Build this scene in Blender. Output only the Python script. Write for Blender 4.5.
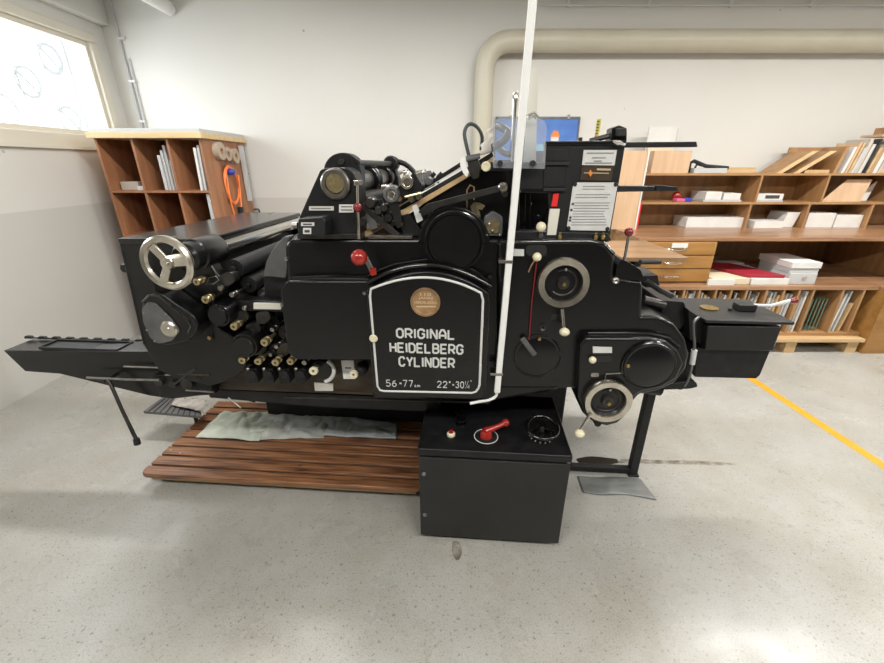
import bpy, bmesh, math, random
from mathutils import Vector, Matrix, noise
random.seed(7)
for o in list(bpy.data.objects): bpy.data.objects.remove(o)
S = bpy.context.scene
COL = S.collection
PI = math.pi
# ---------------------------------------------------------------- camera, light, exposure
F = 400.0; CH = 1.65; TH = math.radians(22.6)
cd = bpy.data.cameras.new('camera'); cam = bpy.data.objects.new('camera', cd); COL.objects.link(cam)
cd.sensor_width = 36; cd.lens = 36*F/884; cd.clip_start = .02
cam.location = (0, 0, CH); cam.rotation_euler = (PI/2-TH, 0, 0)
S.camera = cam
S.view_settings.view_transform = 'Standard'; S.view_settings.look = 'None'
S.view_settings.gamma = 1; S.view_settings.use_curve_mapping = False
S.view_settings.exposure = 0.47
w = bpy.data.worlds.new('world'); S.world = w; w.use_nodes = True
w.node_tree.nodes['Background'].inputs[0].default_value = (.93, .97, 1, 1)
w.node_tree.nodes['Background'].inputs[1].default_value = 1.5
def area(name, loc, rot, sx, sy, power, col=(1, 1, 1)):
    l = bpy.data.lights.new(name, 'AREA'); l.shape = 'RECTANGLE'; l.size = sx; l.size_y = sy
    l.energy = power; l.color = col
    o = bpy.data.objects.new(name, l); COL.objects.link(o); o.location = loc; o.rotation_euler = rot
    return o
area('daylight', (-3.75, 3.2, 2.35), (0, math.radians(-80), 0), 1.0, 2.2, 45, (.93, .97, 1))
LAMPS = [(-1.2, 2.55), (1.05, 2.55), (3.2, 2.55), (5.2, 2.55), (-1.2, -.4), (1.05, -.4), (3.2, -.4)]  # rightmost lamp of the back row is added to brighten the right wall
for (lx, ly) in LAMPS:
    area('tube_light', (lx, ly, 3.05), (0, 0, 0), 1.3, .16, 40 if ly > 1 else 36, (1, .98, .945))

# ---------------------------------------------------------------- frames and rays
YAW = math.radians(4.3); Y0 = 1.55
ca, sa = math.cos(YAW), math.sin(YAW)
def ray(px, py):
    a = (px-442)/F; b = (331.5-py)/F
    return Vector((a, math.cos(TH)+b*math.sin(TH), -math.sin(TH)+b*math.cos(TH)))
def WY(px, py, Y):
    d = ray(px, py); return Vector((0, 0, CH)) + d*(Y/d.y)
def WZ(px, py, z):
    d = ray(px, py); return Vector((0, 0, CH)) + d*((z-CH)/d.z)
def WX(px, py, x):
    d = ray(px, py); return Vector((0, 0, CH)) + d*(x/d.x)
def toM(p): return Vector((p.x*ca-(p.y-Y0)*sa, p.x*sa+(p.y-Y0)*ca, p.z))
def ML(px, py, yl):                       # point of the press frame on its plane y = yl
    d = ray(px, py); t = (yl+Y0*ca)/(d.x*sa+d.y*ca)
    return toM(Vector((0, 0, CH))+d*t)
def MZ(px, py, z): return toM(WZ(px, py, z))
def mpx(n, yl, z=1.1):                    # n pixels at that plane, in metres
    return n*(Y0+yl)*1.03/F*1.0
MROOT = Matrix.Translation((0, Y0, 0)) @ Matrix.Rotation(-YAW, 4, 'Z')

# ---------------------------------------------------------------- materials
def mat(name, col, rough=.5, metal=0, coat=0, noise_amt=0, scale=8, col2=None, stretch=(1, 1, 1), bump=0, trans=0, alpha=1, spec=.5, detail=4, contrast=(.3, .7)):
    m = bpy.data.materials.new(name); m.use_nodes = True
    nt = m.node_tree; b = nt.nodes['Principled BSDF']
    b.inputs['Base Color'].default_value = (*col, 1); b.inputs['Roughness'].default_value = rough
    b.inputs['Metallic'].default_value = metal; b.inputs['Coat Weight'].default_value = coat
    b.inputs['Coat Roughness'].default_value = .12
    b.inputs['Transmission Weight'].default_value = trans; b.inputs['Alpha'].default_value = alpha
    b.inputs['Specular IOR Level'].default_value = spec
    if col2 is not None or bump:
        tc = nt.nodes.new('ShaderNodeTexCoord'); mp = nt.nodes.new('ShaderNodeMapping')
        mp.inputs['Scale'].default_value = stretch
        nz = nt.nodes.new('ShaderNodeTexNoise'); nz.inputs['Scale'].default_value = scale; nz.inputs['Detail'].default_value = detail
        nt.links.new(tc.outputs['Object'], mp.inputs[0]); nt.links.new(mp.outputs[0], nz.inputs[0])
        if col2 is not None:
            r = nt.nodes.new('ShaderNodeValToRGB')
            r.color_ramp.elements[0].position = contrast[0]; r.color_ramp.elements[0].color = (*col, 1)
            r.color_ramp.elements[1].position = contrast[1]; r.color_ramp.elements[1].color = (*col2, 1)
            nt.links.new(nz.outputs['Fac'], r.inputs[0]); nt.links.new(r.outputs[0], b.inputs['Base Color'])
        if bump:
            bp = nt.nodes.new('ShaderNodeBump'); bp.inputs['Strength'].default_value = bump; bp.inputs['Distance'].default_value = .01
            nt.links.new(nz.outputs['Fac'], bp.inputs['Height']); nt.links.new(bp.outputs[0], b.inputs['Normal'])
    return m
M = {}
M['enamel'] = mat('black_enamel', (.0035, .0035, .004), .30, coat=.35, spec=.3, col2=(.006, .006, .0065), scale=3, bump=.02)
M['semigloss'] = mat('semi_gloss_black', (.006, .006, .007), .22, coat=.4, spec=.4, bump=.12, scale=9)
M['gloss'] = mat('glossy_black_lacquer', (.004, .004, .004), .12, coat=1)
M['enamel_rough'] = mat('black_cast_enamel', (.005, .005, .0055), .45, coat=.08, spec=.35, col2=(.014, .014, .015), scale=20, bump=.08)
M['satin'] = mat('charcoal_satin_paint', (.013, .0135, .014), .40, coat=.1, spec=.4, col2=(.018, .0185, .019), scale=5)
M['dark_metal'] = mat('dark_steel', (.045, .043, .041), .38, metal=.8, col2=(.09, .085, .08), scale=14)
M['greymetal'] = mat('grey_painted_metal', (.12, .12, .125), .4, metal=.6, col2=(.2, .2, .2), scale=9)
M['dirty'] = mat('oily_brown_metal', (.035, .026, .018), .45, metal=.4, col2=(.085, .062, .042), scale=6, stretch=(1, 1, 4))
M['steel'] = mat('worn_steel', (.45, .43, .40), .3, metal=1, col2=(.3, .28, .25), scale=25)
M['chrome'] = mat('polished_steel', (.7, .68, .65), .16, metal=1)
M['nickel'] = mat('brushed_nickel', (.72, .68, .60), .26, metal=1, col2=(.55, .51, .43), scale=30)
M['brass'] = mat('brass', (.60, .45, .18), .3, metal=1, col2=(.4, .28, .1), scale=40)
M['oldbrass'] = mat('dull_brass', (.66, .55, .33), .3, metal=.9, col2=(.42, .33, .17), scale=60)
M['copper'] = mat('medal_copper', (.62, .40, .22), .35, metal=.7, col2=(.42, .25, .12), scale=30)
M['medal_gold'] = mat('medal_relief', (.85, .66, .42), .35, metal=.6)
M['red'] = mat('red_lacquer', (.36, .020, .014), .25, coat=.5)
M['darkred'] = mat('dark_red_lacquer', (.2, .012, .012), .25, coat=.5)
M['redplastic'] = mat('bright_red_plastic', (.75, .03, .03), .4)
M['ivory'] = mat('ivory_plastic', (.80, .74, .52), .35, coat=.3)
M['white'] = mat('white_paint', (.86, .86, .84), .35)
M['offwhite'] = mat('off_white_trim', (.68, .68, .66), .35)
M['letter'] = mat('letter_paint', (.66, .66, .63), .4)
M['plate'] = mat('aluminium_plate', (.66, .66, .64), .5, metal=.0, col2=(.58, .58, .56), scale=20)
M['label'] = mat('label_card', (.68, .66, .58), .5)
M['ink'] = mat('print_ink', (.05, .05, .05), .6)
M['faintink'] = mat('faint_print', (.25, .25, .25), .6)
M['orange'] = mat('orange_rubber', (.85, .22, .05), .45)
M['blue'] = mat('blue_plastic', (.05, .06, .4), .4)
M['rubber'] = mat('black_rubber', (.012, .012, .012), .6)
M['hose'] = mat('green_grey_hose', (.05, .06, .055), .5)
M['paper'] = mat('white_paper', (.74, .73, .70), .7, col2=(.66, .65, .62), scale=6)
M['cream'] = mat('cream_paper', (.72, .62, .44), .7)
M['greypaper'] = mat('grey_paper', (.52, .53, .53), .7)
M['kraft'] = mat('grey_board', (.56, .52, .45), .7, col2=(.48, .44, .38), scale=4)
M['redfolder'] = mat('red_folder', (.34, .02, .035), .5)
M['greenwire'] = mat('green_wire', (.10, .22, .18), .4)
M['pink'] = mat('pink_foam', (.62, .12, .25), .6)
M['sage'] = mat('sage_cloth', (.64, .68, .57), .9, col2=(.50, .54, .46), scale=10, bump=.3)
M['greycloth'] = mat('grey_cloth', (.56, .56, .50), .9, col2=(.38, .39, .37), scale=9, bump=.3)
M['bluegrey'] = mat('blue_grey_cloth', (.56, .60, .60), .9, col2=(.38, .42, .43), scale=9, bump=.3)
M['whitecloth'] = mat('white_cloth', (.62, .58, .52), .9, col2=(.36, .33, .3), scale=12, bump=.3)
M['film'] = mat('grey_plastic_film', (.16, .17, .165), .3, col2=(.24, .25, .24), scale=6, bump=.2)
M['wall_pipe'] = mat('beige_pipe_paint', (.50, .47, .37), .4, col2=(.55, .52, .42), scale=3)
M['windowframe'] = mat('window_frame_paint', (.70, .66, .56), .4)
M['grille'] = mat('grille_paint', (.42, .45, .47), .5)
M['yellow'] = mat('orange_floor_tape', (.80, .36, .012), .6, col2=(.70, .30, .01), scale=12)
M['tape'] = mat('tape_roll', (.45, .36, .28), .5)
M['card'] = mat('cardboard', (.42, .28, .16), .8)
M['yellowstrip'] = mat('yellow_strip', (.65, .55, .08), .5)
M['picture_blue'] = mat('picture_blue', (.06, .16, .50), .5, col2=(.10, .25, .62), scale=5)
M['skyblue'] = mat('pale_blue', (.25, .52, .68), .5)
M['figure_orange'] = mat('figure_orange', (.75, .25, .06), .5)
def wood(name, c1, c2, axis=0, rough=.45, sc=5, coat=0):
    st = [1.0]*3
    for i in range(3):
        if i != axis: st[i] = 9.0
    return mat(name, c1, rough, col2=c2, scale=sc*.35, stretch=tuple(st), bump=.05, detail=8, contrast=(.35, .66), coat=coat)
M['deck'] = mat('deck_planks', (.055, .022, .012), .36, col2=(.42, .19, .085), scale=5, stretch=(.8, 14, 14), bump=.12, detail=10, contrast=(.30, .70), coat=.15)
M['bookwood'] = wood('reddish_plywood', (.27, .115, .055), (.40, .185, .09), 2, .45)
M['lightwood'] = wood('pale_edge_wood', (.62, .44, .22), (.72, .54, .30), 0)
M['shelfwood'] = wood('honey_plywood', (.33, .175, .070), (.46, .27, .12), 0, .45)
M['shelfback'] = wood('honey_plywood_upright', (.33, .175, .070), (.44, .25, .11), 2, .45)
M['drawer'] = wood('oak_drawer_front', (.30, .145, .038), (.42, .22, .065), 0, .35)
M['worktop'] = wood('worn_worktop', (.22, .105, .05), (.42, .24, .13), 0, .28, 4)
M['table'] = wood('light_table_top', (.24, .14, .075), (.36, .23, .13), 0, .35)
M['pinkply'] = wood('pale_plywood', (.58, .38, .23), (.66, .46, .29), 2, .5)
M['rawpine'] = wood('raw_pine', (.52, .34, .16), (.64, .45, .24), 0, .6)

def glass_mat():
    m = bpy.data.materials.new('clear_acrylic'); m.use_nodes = True; nt = m.node_tree
    b = nt.nodes['Principled BSDF']; b.inputs['Base Color'].default_value = (.6, .63, .66, 1); b.inputs['Roughness'].default_value = .08
    tr = nt.nodes.new('ShaderNodeBsdfTransparent'); tr.inputs[0].default_value = (.93, .94, .96, 1)
    mx = nt.nodes.new('ShaderNodeMixShader'); mx.inputs[0].default_value = .22
    nt.links.new(tr.outputs[0], mx.inputs[1]); nt.links.new(b.outputs[0], mx.inputs[2])
    nt.links.new(mx.outputs[0], nt.nodes['Material Output'].inputs[0]); return m
M['acrylic'] = glass_mat()
def pane_mat():
    m = glass_mat(); m.name = 'window_glass'
    for n in m.node_tree.nodes:
        if n.type == 'MIX_SHADER': n.inputs[0].default_value = .08
        if n.type == 'BSDF_TRANSPARENT': n.inputs[0].default_value = (1, 1, 1, 1)
    return m
M['pane'] = pane_mat()
def emit(name, col, s):
    m = bpy.data.materials.new(name); m.use_nodes = True; nt = m.node_tree
    b = nt.nodes['Principled BSDF']; b.inputs['Emission Color'].default_value = (*col, 1); b.inputs['Emission Strength'].default_value = s
    b.inputs['Base Color'].default_value = (*col, 1); return m
M['tube'] = emit('fluorescent_tube', (1, .97, .92), 5)

def wall_mat():
    m = bpy.data.materials.new('painted_plaster'); m.use_nodes = True; nt = m.node_tree; b = nt.nodes['Principled BSDF']
    b.inputs['Roughness'].default_value = .55
    g = nt.nodes.new('ShaderNodeNewGeometry'); sx = nt.nodes.new('ShaderNodeSeparateXYZ'); nt.links.new(g.outputs['Position'], sx.inputs[0])
    mr = nt.nodes.new('ShaderNodeMapRange'); mr.inputs[1].default_value = 1.315; mr.inputs[2].default_value = 1.325
    nt.links.new(sx.outputs[2], mr.inputs[0])
    nz = nt.nodes.new('ShaderNodeTexNoise'); nz.inputs['Scale'].default_value = 1.2; nz.inputs['Detail'].default_value = 5
    nt.links.new(g.outputs['Position'], nz.inputs[0])
    mx = nt.nodes.new('ShaderNodeMix'); mx.data_type = 'RGBA'
    mx.inputs[6].default_value = (.60, .59, .555, 1); mx.inputs[7].default_value = (.70, .69, .655, 1)
    nt.links.new(mr.outputs[0], mx.inputs[0])
    m2 = nt.nodes.new('ShaderNodeMix'); m2.data_type = 'RGBA'; m2.blend_type = 'MULTIPLY'; m2.inputs[7].default_value = (.93, .92, .90, 1)
    nt.links.new(nz.outputs['Fac'], m2.inputs[0]); nt.links.new(mx.outputs[2], m2.inputs[6])
    # small scuffs
    vs = nt.nodes.new('ShaderNodeTexVoronoi'); vs.inputs['Scale'].default_value = 2.3; nt.links.new(g.outputs['Position'], vs.inputs[0])
    lt = nt.nodes.new('ShaderNodeMath'); lt.operation = 'LESS_THAN'; lt.inputs[1].default_value = .028; nt.links.new(vs.outputs['Distance'], lt.inputs[0])
    m3 = nt.nodes.new('ShaderNodeMix'); m3.data_type = 'RGBA'; m3.inputs[7].default_value = (.45, .42, .37, 1)
    nt.links.new(lt.outputs[0], m3.inputs[0]); nt.links.new(m2.outputs[2], m3.inputs[6]); nt.links.new(m3.outputs[2], b.inputs['Base Color'])
    bp = nt.nodes.new('ShaderNodeBump'); bp.inputs['Strength'].default_value = .05; nt.links.new(nz.outputs['Fac'], bp.inputs['Height']); nt.links.new(bp.outputs[0], b.inputs['Normal'])
    return m
M['wall'] = wall_mat()
M['frontwall'] = mat('wall_dark_for_reflections', (.10, .095, .09), .6)  # unseen wall behind the camera, coloured dark to dim reflections in the black enamel
M['ceiling'] = mat('ceiling_paint', (.66, .65, .62), .7)
def floor_mat():
    m = bpy.data.materials.new('grey_epoxy_floor'); m.use_nodes = True; nt = m.node_tree; b = nt.nodes['Principled BSDF']; L = nt.links.new
    g = nt.nodes.new('ShaderNodeNewGeometry')
    def nz(sc, det=5, ro=.5, st=None):
        n = nt.nodes.new('ShaderNodeTexNoise'); n.inputs['Scale'].default_value = sc; n.inputs['Detail'].default_value = det; n.inputs['Roughness'].default_value = ro
        if st:
            mp = nt.nodes.new('ShaderNodeMapping'); mp.inputs['Scale'].default_value = st; mp.inputs['Rotation'].default_value = (0, 0, .5)
            L(g.outputs['Position'], mp.inputs[0]); L(mp.outputs[0], n.inputs[0])
        else: L(g.outputs['Position'], n.inputs[0])
        return n
    def ramp(n, a, b_, ca_, cb):
        r = nt.nodes.new('ShaderNodeValToRGB'); e = r.color_ramp.elements
        e[0].position = a; e[0].color = (*ca_, 1); e[1].position = b_; e[1].color = (*cb, 1); L(n.outputs[0], r.inputs[0]); return r
    def mul(a, b_, f=1):
        x = nt.nodes.new('ShaderNodeMix'); x.data_type = 'RGBA'; x.blend_type = 'MULTIPLY'; x.inputs[0].default_value = f
        L(a, x.inputs[6]); L(b_, x.inputs[7]); return x.outputs[2]
    big = ramp(nz(1.1), .3, .7, (.400, .396, .372), (.475, .470, .442))
    specks = ramp(nz(70, 2), .32, .37, (.40, .37, .32), (1, 1, 1))
    spots = ramp(nz(34, 4, .6), .30, .33, (.30, .27, .22), (1, 1, 1))
    fine = ramp(nz(160, 3), .30, .55, (.80, .79, .77), (1, 1, 1))
    scr = ramp(nz(5, 8, .7, (1, 22, 1)), .30, .42, (.74, .72, .68), (1, 1, 1))
    brown = ramp(nz(1.6, 8, .75), .30, .60, (.72, .66, .54), (1, 1, 1))
    c = mul(big.outputs[0], specks.outputs[0], .6); c = mul(c, spots.outputs[0], .45); c = mul(c, fine.outputs[0]); c = mul(c, scr.outputs[0], .45); c = mul(c, brown.outputs[0], .65)
    L(c, b.inputs['Base Color'])
    rr = ramp(nz(3, 6), .35, .7, (.22, .22, .22), (.40, .40, .40)); L(rr.outputs[0], b.inputs['Roughness'])
    bp = nt.nodes.new('ShaderNodeBump'); bp.inputs['Strength'].default_value = .06; bp.inputs['Distance'].default_value = .01
    L(nz(14, 4).outputs[0], bp.inputs['Height']); L(bp.outputs[0], b.inputs['Normal'])
    return m
M['floor'] = floor_mat()
def stain_mat(name, col, amt):
    m = bpy.data.materials.new(name); m.use_nodes = True; nt = m.node_tree; b = nt.nodes['Principled BSDF']; L = nt.links.new
    b.inputs['Base Color'].default_value = (*col, 1); b.inputs['Roughness'].default_value = .5
    g = nt.nodes.new('ShaderNodeNewGeometry'); n = nt.nodes.new('ShaderNodeTexNoise'); n.inputs['Scale'].default_value = 22; n.inputs['Detail'].default_value = 6
    L(g.outputs['Position'], n.inputs[0])
    r = nt.nodes.new('ShaderNodeMapRange'); r.inputs[1].default_value = .35; r.inputs[2].default_value = .65; r.inputs[4].default_value = amt
    L(n.outputs[0], r.inputs[0]); L(r.outputs[0], b.inputs['Alpha']); return m
M['stain'] = stain_mat('brown_stain', (.24, .18, .11), .45)
M['oil'] = mat('dark_oil', (.02, .016, .012), .35)

# ---------------------------------------------------------------- mesh builder
ORG = {}; FRM = {}
class MB:
    def __init__(s): s.bm = bmesh.new()
    def poly(s, pts, d):                       # pts: list of 3D points (a planar face), extruded by vector d
        d = Vector(d); a = [s.bm.verts.new(p) for p in pts]; b = [s.bm.verts.new(Vector(p)+d) for p in pts]
        s.bm.faces.new(a); s.bm.faces.new(b[::-1]); n = len(a)
        for i in range(n): s.bm.faces.new((a[i], b[i], b[(i+1) % n], a[(i+1) % n]))
        return s
    def box(s, a, b):
        x0, y0, z0 = a; x1, y1, z1 = b
        if x0 > x1: x0, x1 = x1, x0
        if y0 > y1: y0, y1 = y1, y0
        if z0 > z1: z0, z1 = z1, z0
        return s.poly([(x0, y0, z0), (x1, y0, z0), (x1, y0, z1), (x0, y0, z1)], (0, y1-y0, 0))
    def obox(s, c, ax, ay, az):                # oriented box: centre and three half-axis vectors
        c = Vector(c); ax = Vector(ax); ay = Vector(ay); az = Vector(az)
        return s.poly([c-ax-ay-az, c+ax-ay-az, c+ax-ay+az, c-ax-ay+az], ay*2)
    def bar(s, p, q, wd, th, up=(0, 1, 0)):    # flat bar between two points, thickness along up
        p = Vector(p); q = Vector(q); d = (q-p); L = d.length; d.normalize(); u = Vector(up); u = (u-d*u.dot(d)).normalized(); v = d.cross(u)
        return s.obox((p+q)/2, d*L/2, u*th/2, v*wd/2)
    def tube(s, pts, r, seg=10, closed=False):
        pts = [Vector(p) for p in pts]; n = len(pts); rings = []; prev = None
        for i, p in enumerate(pts):
            if closed: t = (pts[(i+1) % n]-pts[i-1]).normalized()
            else: t = (pts[min(i+1, n-1)]-pts[max(i-1, 0)]).normalized()
            if prev is None:
                u = t.orthogonal().normalized()
            else: u = (prev-t*prev.dot(t)).normalized()
            prev = u; v = t.cross(u); rr = r[i] if isinstance(r, (list, tuple)) else r
            rings.append([s.bm.verts.new(p+u*math.cos(2*PI*k/seg)*rr+v*math.sin(2*PI*k/seg)*rr) for k in range(seg)])
        m = n if closed else n-1
        for i in range(m):
            A = rings[i]; B = rings[(i+1) % n]
            for k in range(seg): s.bm.faces.new((A[k], A[(k+1) % seg], B[(k+1) % seg], B[k]))
        if not closed: s.bm.faces.new(rings[0][::-1]); s.bm.faces.new(rings[-1])
        return s
    def lathe(s, c, prof, axis=(0, 1, 0), seg=36):   # prof: (radius, offset along axis) from front to back
        c = Vector(c); ax = Vector(axis).normalized(); u = ax.orthogonal().normalized(); v = ax.cross(u); rings = []
        for (r, h) in prof:
            if r < 1e-6: rings.append([s.bm.verts.new(c+ax*h)])
            else: rings.append([s.bm.verts.new(c+ax*h+(u*math.cos(2*PI*k/seg)+v*math.sin(2*PI*k/seg))*r) for k in range(seg)])
        for A, B in zip(rings, rings[1:]):
            for k in range(seg):
                k2 = (k+1) % seg
                if len(A) == 1 and len(B) == 1: continue
                if len(A) == 1: s.bm.faces.new((A[0], B[k], B[k2]))
                elif len(B) == 1: s.bm.faces.new((A[k], B[0], A[k2]))
                else: s.bm.faces.new((A[k], B[k], B[k2], A[k2]))
        return s
    def cyl(s, c, r, h, axis=(0, 1, 0), seg=28): return s.lathe(c, [(0, 0), (r, 0), (r, h), (0, h)], axis, seg)
    def ball(s, c, r, seg=20, sy=1):
        n = 10; return s.lathe(c, [(r*math.sin(PI*i/n), -r*math.cos(PI*i/n)*sy) for i in range(n+1)], (0, 0, 1), seg)
def tag(o, label=None, cat=None, group=None, kind=None):
    if label: o['label'] = label
    if cat: o['category'] = cat
    if group: o['group'] = group
    if kind: o['kind'] = kind
    return o
def thing(name, label, cat, L, frame='W', group=None):
    o = bpy.data.objects.new(name, None); COL.objects.link(o); L = Vector(L); o.empty_display_size = .05
    if frame == 'M': o.location = MROOT @ L; o.rotation_euler = (0, 0, -YAW)
    else: o.location = L
    ORG[o] = L; FRM[o] = frame
    return tag(o, label, cat, group)
def obj(name, mb, m, parent=None, frame='W', bevel=0, smooth=True, label=None, cat=None, group=None, kind=None, seg=2):
    bm = mb.bm; bmesh.ops.recalc_face_normals(bm, faces=bm.faces)
    if parent is None:
        xs = [v.co for v in bm.verts]
        L = Vector(((min(v.x for v in xs)+max(v.x for v in xs))/2, (min(v.y for v in xs)+max(v.y for v in xs))/2, min(v.z for v in xs)))
    else: L = ORG[parent]; frame = FRM[parent]
    bmesh.ops.translate(bm, verts=bm.verts, vec=-L)
    me = bpy.data.meshes.new(name); bm.to_mesh(me); bm.free()
    o = bpy.data.objects.new(name, me); COL.objects.link(o)
    me.materials.append(M[m] if isinstance(m, str) else m)
    ORG[o] = L; FRM[o] = frame
    if parent: o.parent = parent
    elif frame == 'M': o.location = MROOT @ L; o.rotation_euler = (0, 0, -YAW)
    else: o.location = L
    if smooth:
        for p in me.polygons: p.use_smooth = True
        try: me.set_sharp_from_angle(angle=math.radians(35))
        except Exception: pass
    if bevel:
        b = o.modifiers.new('bevel', 'BEVEL'); b.width = bevel; b.segments = seg; b.limit_method = 'ANGLE'; b.angle_limit = math.radians(40)
        b.harden_normals = True
    tag(o, label, cat, group, kind)
    return o
def rnd(pts, r, n=4):                          # round the corners of a 2D polygon
    out = []; N = len(pts)
    for i in range(N):
        p = Vector(pts[i]); a = Vector(pts[i-1])-p; b = Vector(pts[(i+1) % N])-p
        k = min(r, a.length*.45, b.length*.45); A = p+a.normalized()*k; B = p+b.normalized()*k
        for j in range(n+1):
            t = j/n; out.append(((1-t)**2*A+2*t*(1-t)*p+t*t*B))
    return [tuple(v) for v in out]
def mplate(px, y0, y1, r=0):                   # outline on the press plane y0, carried back to y1
    if r: px = rnd(px, r)
    return MB().poly([ML(x, y, y0) for x, y in px], (0, y1-y0, 0))
def addplate(mb, px, y0, y1, r=0):
    if r: px = rnd(px, r)
    return mb.poly([ML(x, y, y0) for x, y in px], (0, y1-y0, 0))
def sm(pts, n=6):                               # smooth curve through points
    P_ = [Vector(p) for p in pts]; P_ = [P_[0]*2-P_[1]]+P_+[P_[-1]*2-P_[-2]]; out = []
    for i in range(1, len(P_)-2):
        for k in range(n):
            t = k/n; a, b, c, d = P_[i-1], P_[i], P_[i+1], P_[i+2]
            out.append(.5*((2*b)+(c-a)*t+(2*a-5*b+4*c-d)*t*t+(3*b-a-3*c+d)*t**3))
    return out+[P_[-2]]
def circ(cx, cy, r, n=40, a0=0, a1=2*PI): return [(cx+r*math.cos(a0+(a1-a0)*i/n), cy+r*math.sin(a0+(a1-a0)*i/n)) for i in range(n)]
def R(npx, px, py, yl): return (ML(px+npx, py, yl)-ML(px, py, yl)).length
def text_mesh(s, width, height, depth=.002, bold=0.0):
    c = bpy.data.curves.new('t', 'FONT'); c.body = s; c.align_x = 'CENTER'; c.align_y = 'CENTER'; c.extrude = .02; c.offset = bold; c.resolution_u = 3
    o = bpy.data.objects.new('t', c); COL.objects.link(o)
    dg = bpy.context.evaluated_depsgraph_get(); dg.update()
    me = bpy.data.meshes.new_from_object(o.evaluated_get(dg)); bpy.data.objects.remove(o)
    xs = [v.co.x for v in me.vertices]; ys = [v.co.y for v in me.vertices]
    cx, cy = (min(xs)+max(xs))/2, (min(ys)+max(ys))/2; kx = width/(max(xs)-min(xs)); ky = height/(max(ys)-min(ys))
    mb = MB(); mb.bm.from_mesh(me); bpy.data.meshes.remove(me)
    for v in mb.bm.verts: v.co = Vector(((v.co.x-cx)*kx, -v.co.z/.02*depth, (v.co.y-cy)*ky))
    return mb
def move(mb, d):
    bmesh.ops.translate(mb.bm, verts=mb.bm.verts, vec=Vector(d)); return mb
def struct(name, mb, m, **k): return obj(name, mb, m, kind='structure', smooth=False, **k)

# ================================================================= THE ROOM
XL, XR, YB, YF, ZC = -3.22, 6.2, 4.6, -5.5, 3.2
struct('floor', MB().box((XL-.2, YF-.2, -.1), (XR+.2, YB+.2, 0)), 'floor')
struct('ceiling', MB().box((XL-.2, YF-.2, ZC), (XR+.2, YB+.2, ZC+.1)), 'ceiling')
struct('wall_back', MB().box((XL-.2, YB, 0), (XR+.2, YB+.15, ZC)), 'wall')
struct('wall_right', MB().box((XR, YF, 0), (XR+.15, YB, ZC)), 'wall')
struct('wall_front', MB().box((XL-.2, YF-.15, 0), (XR+.2, YF, ZC)), 'frontwall')
wy0, wy1, wz0, wz1 = 1.3, WX(110, 134, XL).y+.14, 1.80, 2.76
b = MB(); b.box((XL-.2, YF, 0), (XL, YB, wz0)); b.box((XL-.2, YF, wz1), (XL, YB, ZC)); b.box((XL-.2, YF, wz0), (XL, wy0, wz1)); b.box((XL-.2, wy1, wz0), (XL, YB, wz1))
struct('wall_left', b, 'wall')
# window
b = MB()
for (ya, yb, za, zb, xo) in ((wy0, wy1, wz0, wz0+.10, .02), (wy0, wy1, wz1-.07, wz1, .02), (wy1-.075, wy1, wz0+.1, wz1-.07, .012), (wy0, wy0+.1, wz0+.1, wz1-.07, .02)):
    b.box((XL-.12, ya, za), (XL+xo, yb, zb))
wf = struct('window_1', b, 'windowframe', bevel=.006)
b = MB()
for (ya, yb, za, zb) in ((wy0+.1, wy1-.075, wz0+.1, wz0+.14), (wy0+.1, wy1-.075, wz1-.11, wz1-.07), (wy1-.11, wy1-.075, wz0+.14, wz1-.11), (wy0+.1, wy0+.145, wz0+.145, wz1-.12)):
    b.box((XL-.09, ya, za), (XL-.02, yb, zb))
obj('window_sash', b, 'windowframe', wf, bevel=.004)
obj('window_pane', MB().box((XL-.06, wy0+.12, wz0+.12), (XL-.054, wy1-.12, wz1-.09)), 'pane', wf)
struct('trim_1', MB().box((XL, .5, wz1+.10), (XL+.08, YB, ZC)), 'wall', bevel=.01)
obj('window_sill', MB().box((XL, wy0-.05, wz0-.025), (XL+.03, wy1+.01, wz0+.004)), 'windowframe', wf, bevel=.004)
# grille outside
gx = XL-.42
g = thing('window_grille', 'pale metal security grille with ring ornaments outside the window', 'window grille', (gx, 3, 1.2))
ywin = [1.3+i*.30 for i in range(12)]
b = MB()
for i, yy in enumerate(ywin): b.tube([(gx, yy, 1.2), (gx, yy, 3.2)], .009, 8)
obj('bars', b, 'grille', g)
b = MB(); b.bar((gx, 1.2, 1.25), (gx, 4.7, 1.25), .03, .02, (1, 0, 0)); b.bar((gx, 1.2, 3.1), (gx, 4.7, 3.1), .03, .02, (1, 0, 0)); obj('rail', b, 'grille', g)
for (px, py) in ((50, 59), (27, 82), (4, 110), (70, 120)):
    c = WX(px, py, gx); rr = .115
    b = MB(); b.tube([(gx, c.y+rr*math.cos(t), c.z+rr*math.sin(t)) for t in [2*PI*k/28 for k in range(28)]], .014, 8, True)
    b.tube([c+Vector((0, -rr*.7, rr*.7)), c+Vector((0, rr*.7, -rr*.7))], .012, 8); obj('ring', b, 'grille', g)
# pipes & conduits on the walls
pz0, pz1 = 2.70, .0
def bend(a, b, c, n=8): 
    a, b, c = Vector(a), Vector(b), Vector(c); return [(1-t)**2*a+2*t*(1-t)*b+t*t*c for t in [i/n for i in range(n+1)]]
pc = WY(700, 41, YB-.12); pr = .092; xv = WY(484, 90, YB-.12).x
pts = [(XR-.02, YB-.12, pc.z), (2.5, YB-.12, pc.z)]+bend((xv+.26, YB-.12, pc.z), (xv, YB-.12, pc.z), (xv, YB-.12, pc.z-.26), 10)+[(xv, YB-.12, .02)]
b = MB().tube(pts, pr, 24); pp = obj('heating_pipe', b, 'wall_pipe', label='thick beige pipe running along the back wall and bending down', cat='pipe')
b = MB()
for x in (1.9, 3.6, 5.2): b.tube([(x+0, YB-.12+pr*1.02*math.cos(t), pc.z+pr*1.02*math.sin(t)) for t in [2*PI*k/24 for k in range(24)]], .006, 6, True)
cz = WY(700, 2.5, YB-.02).z
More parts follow.
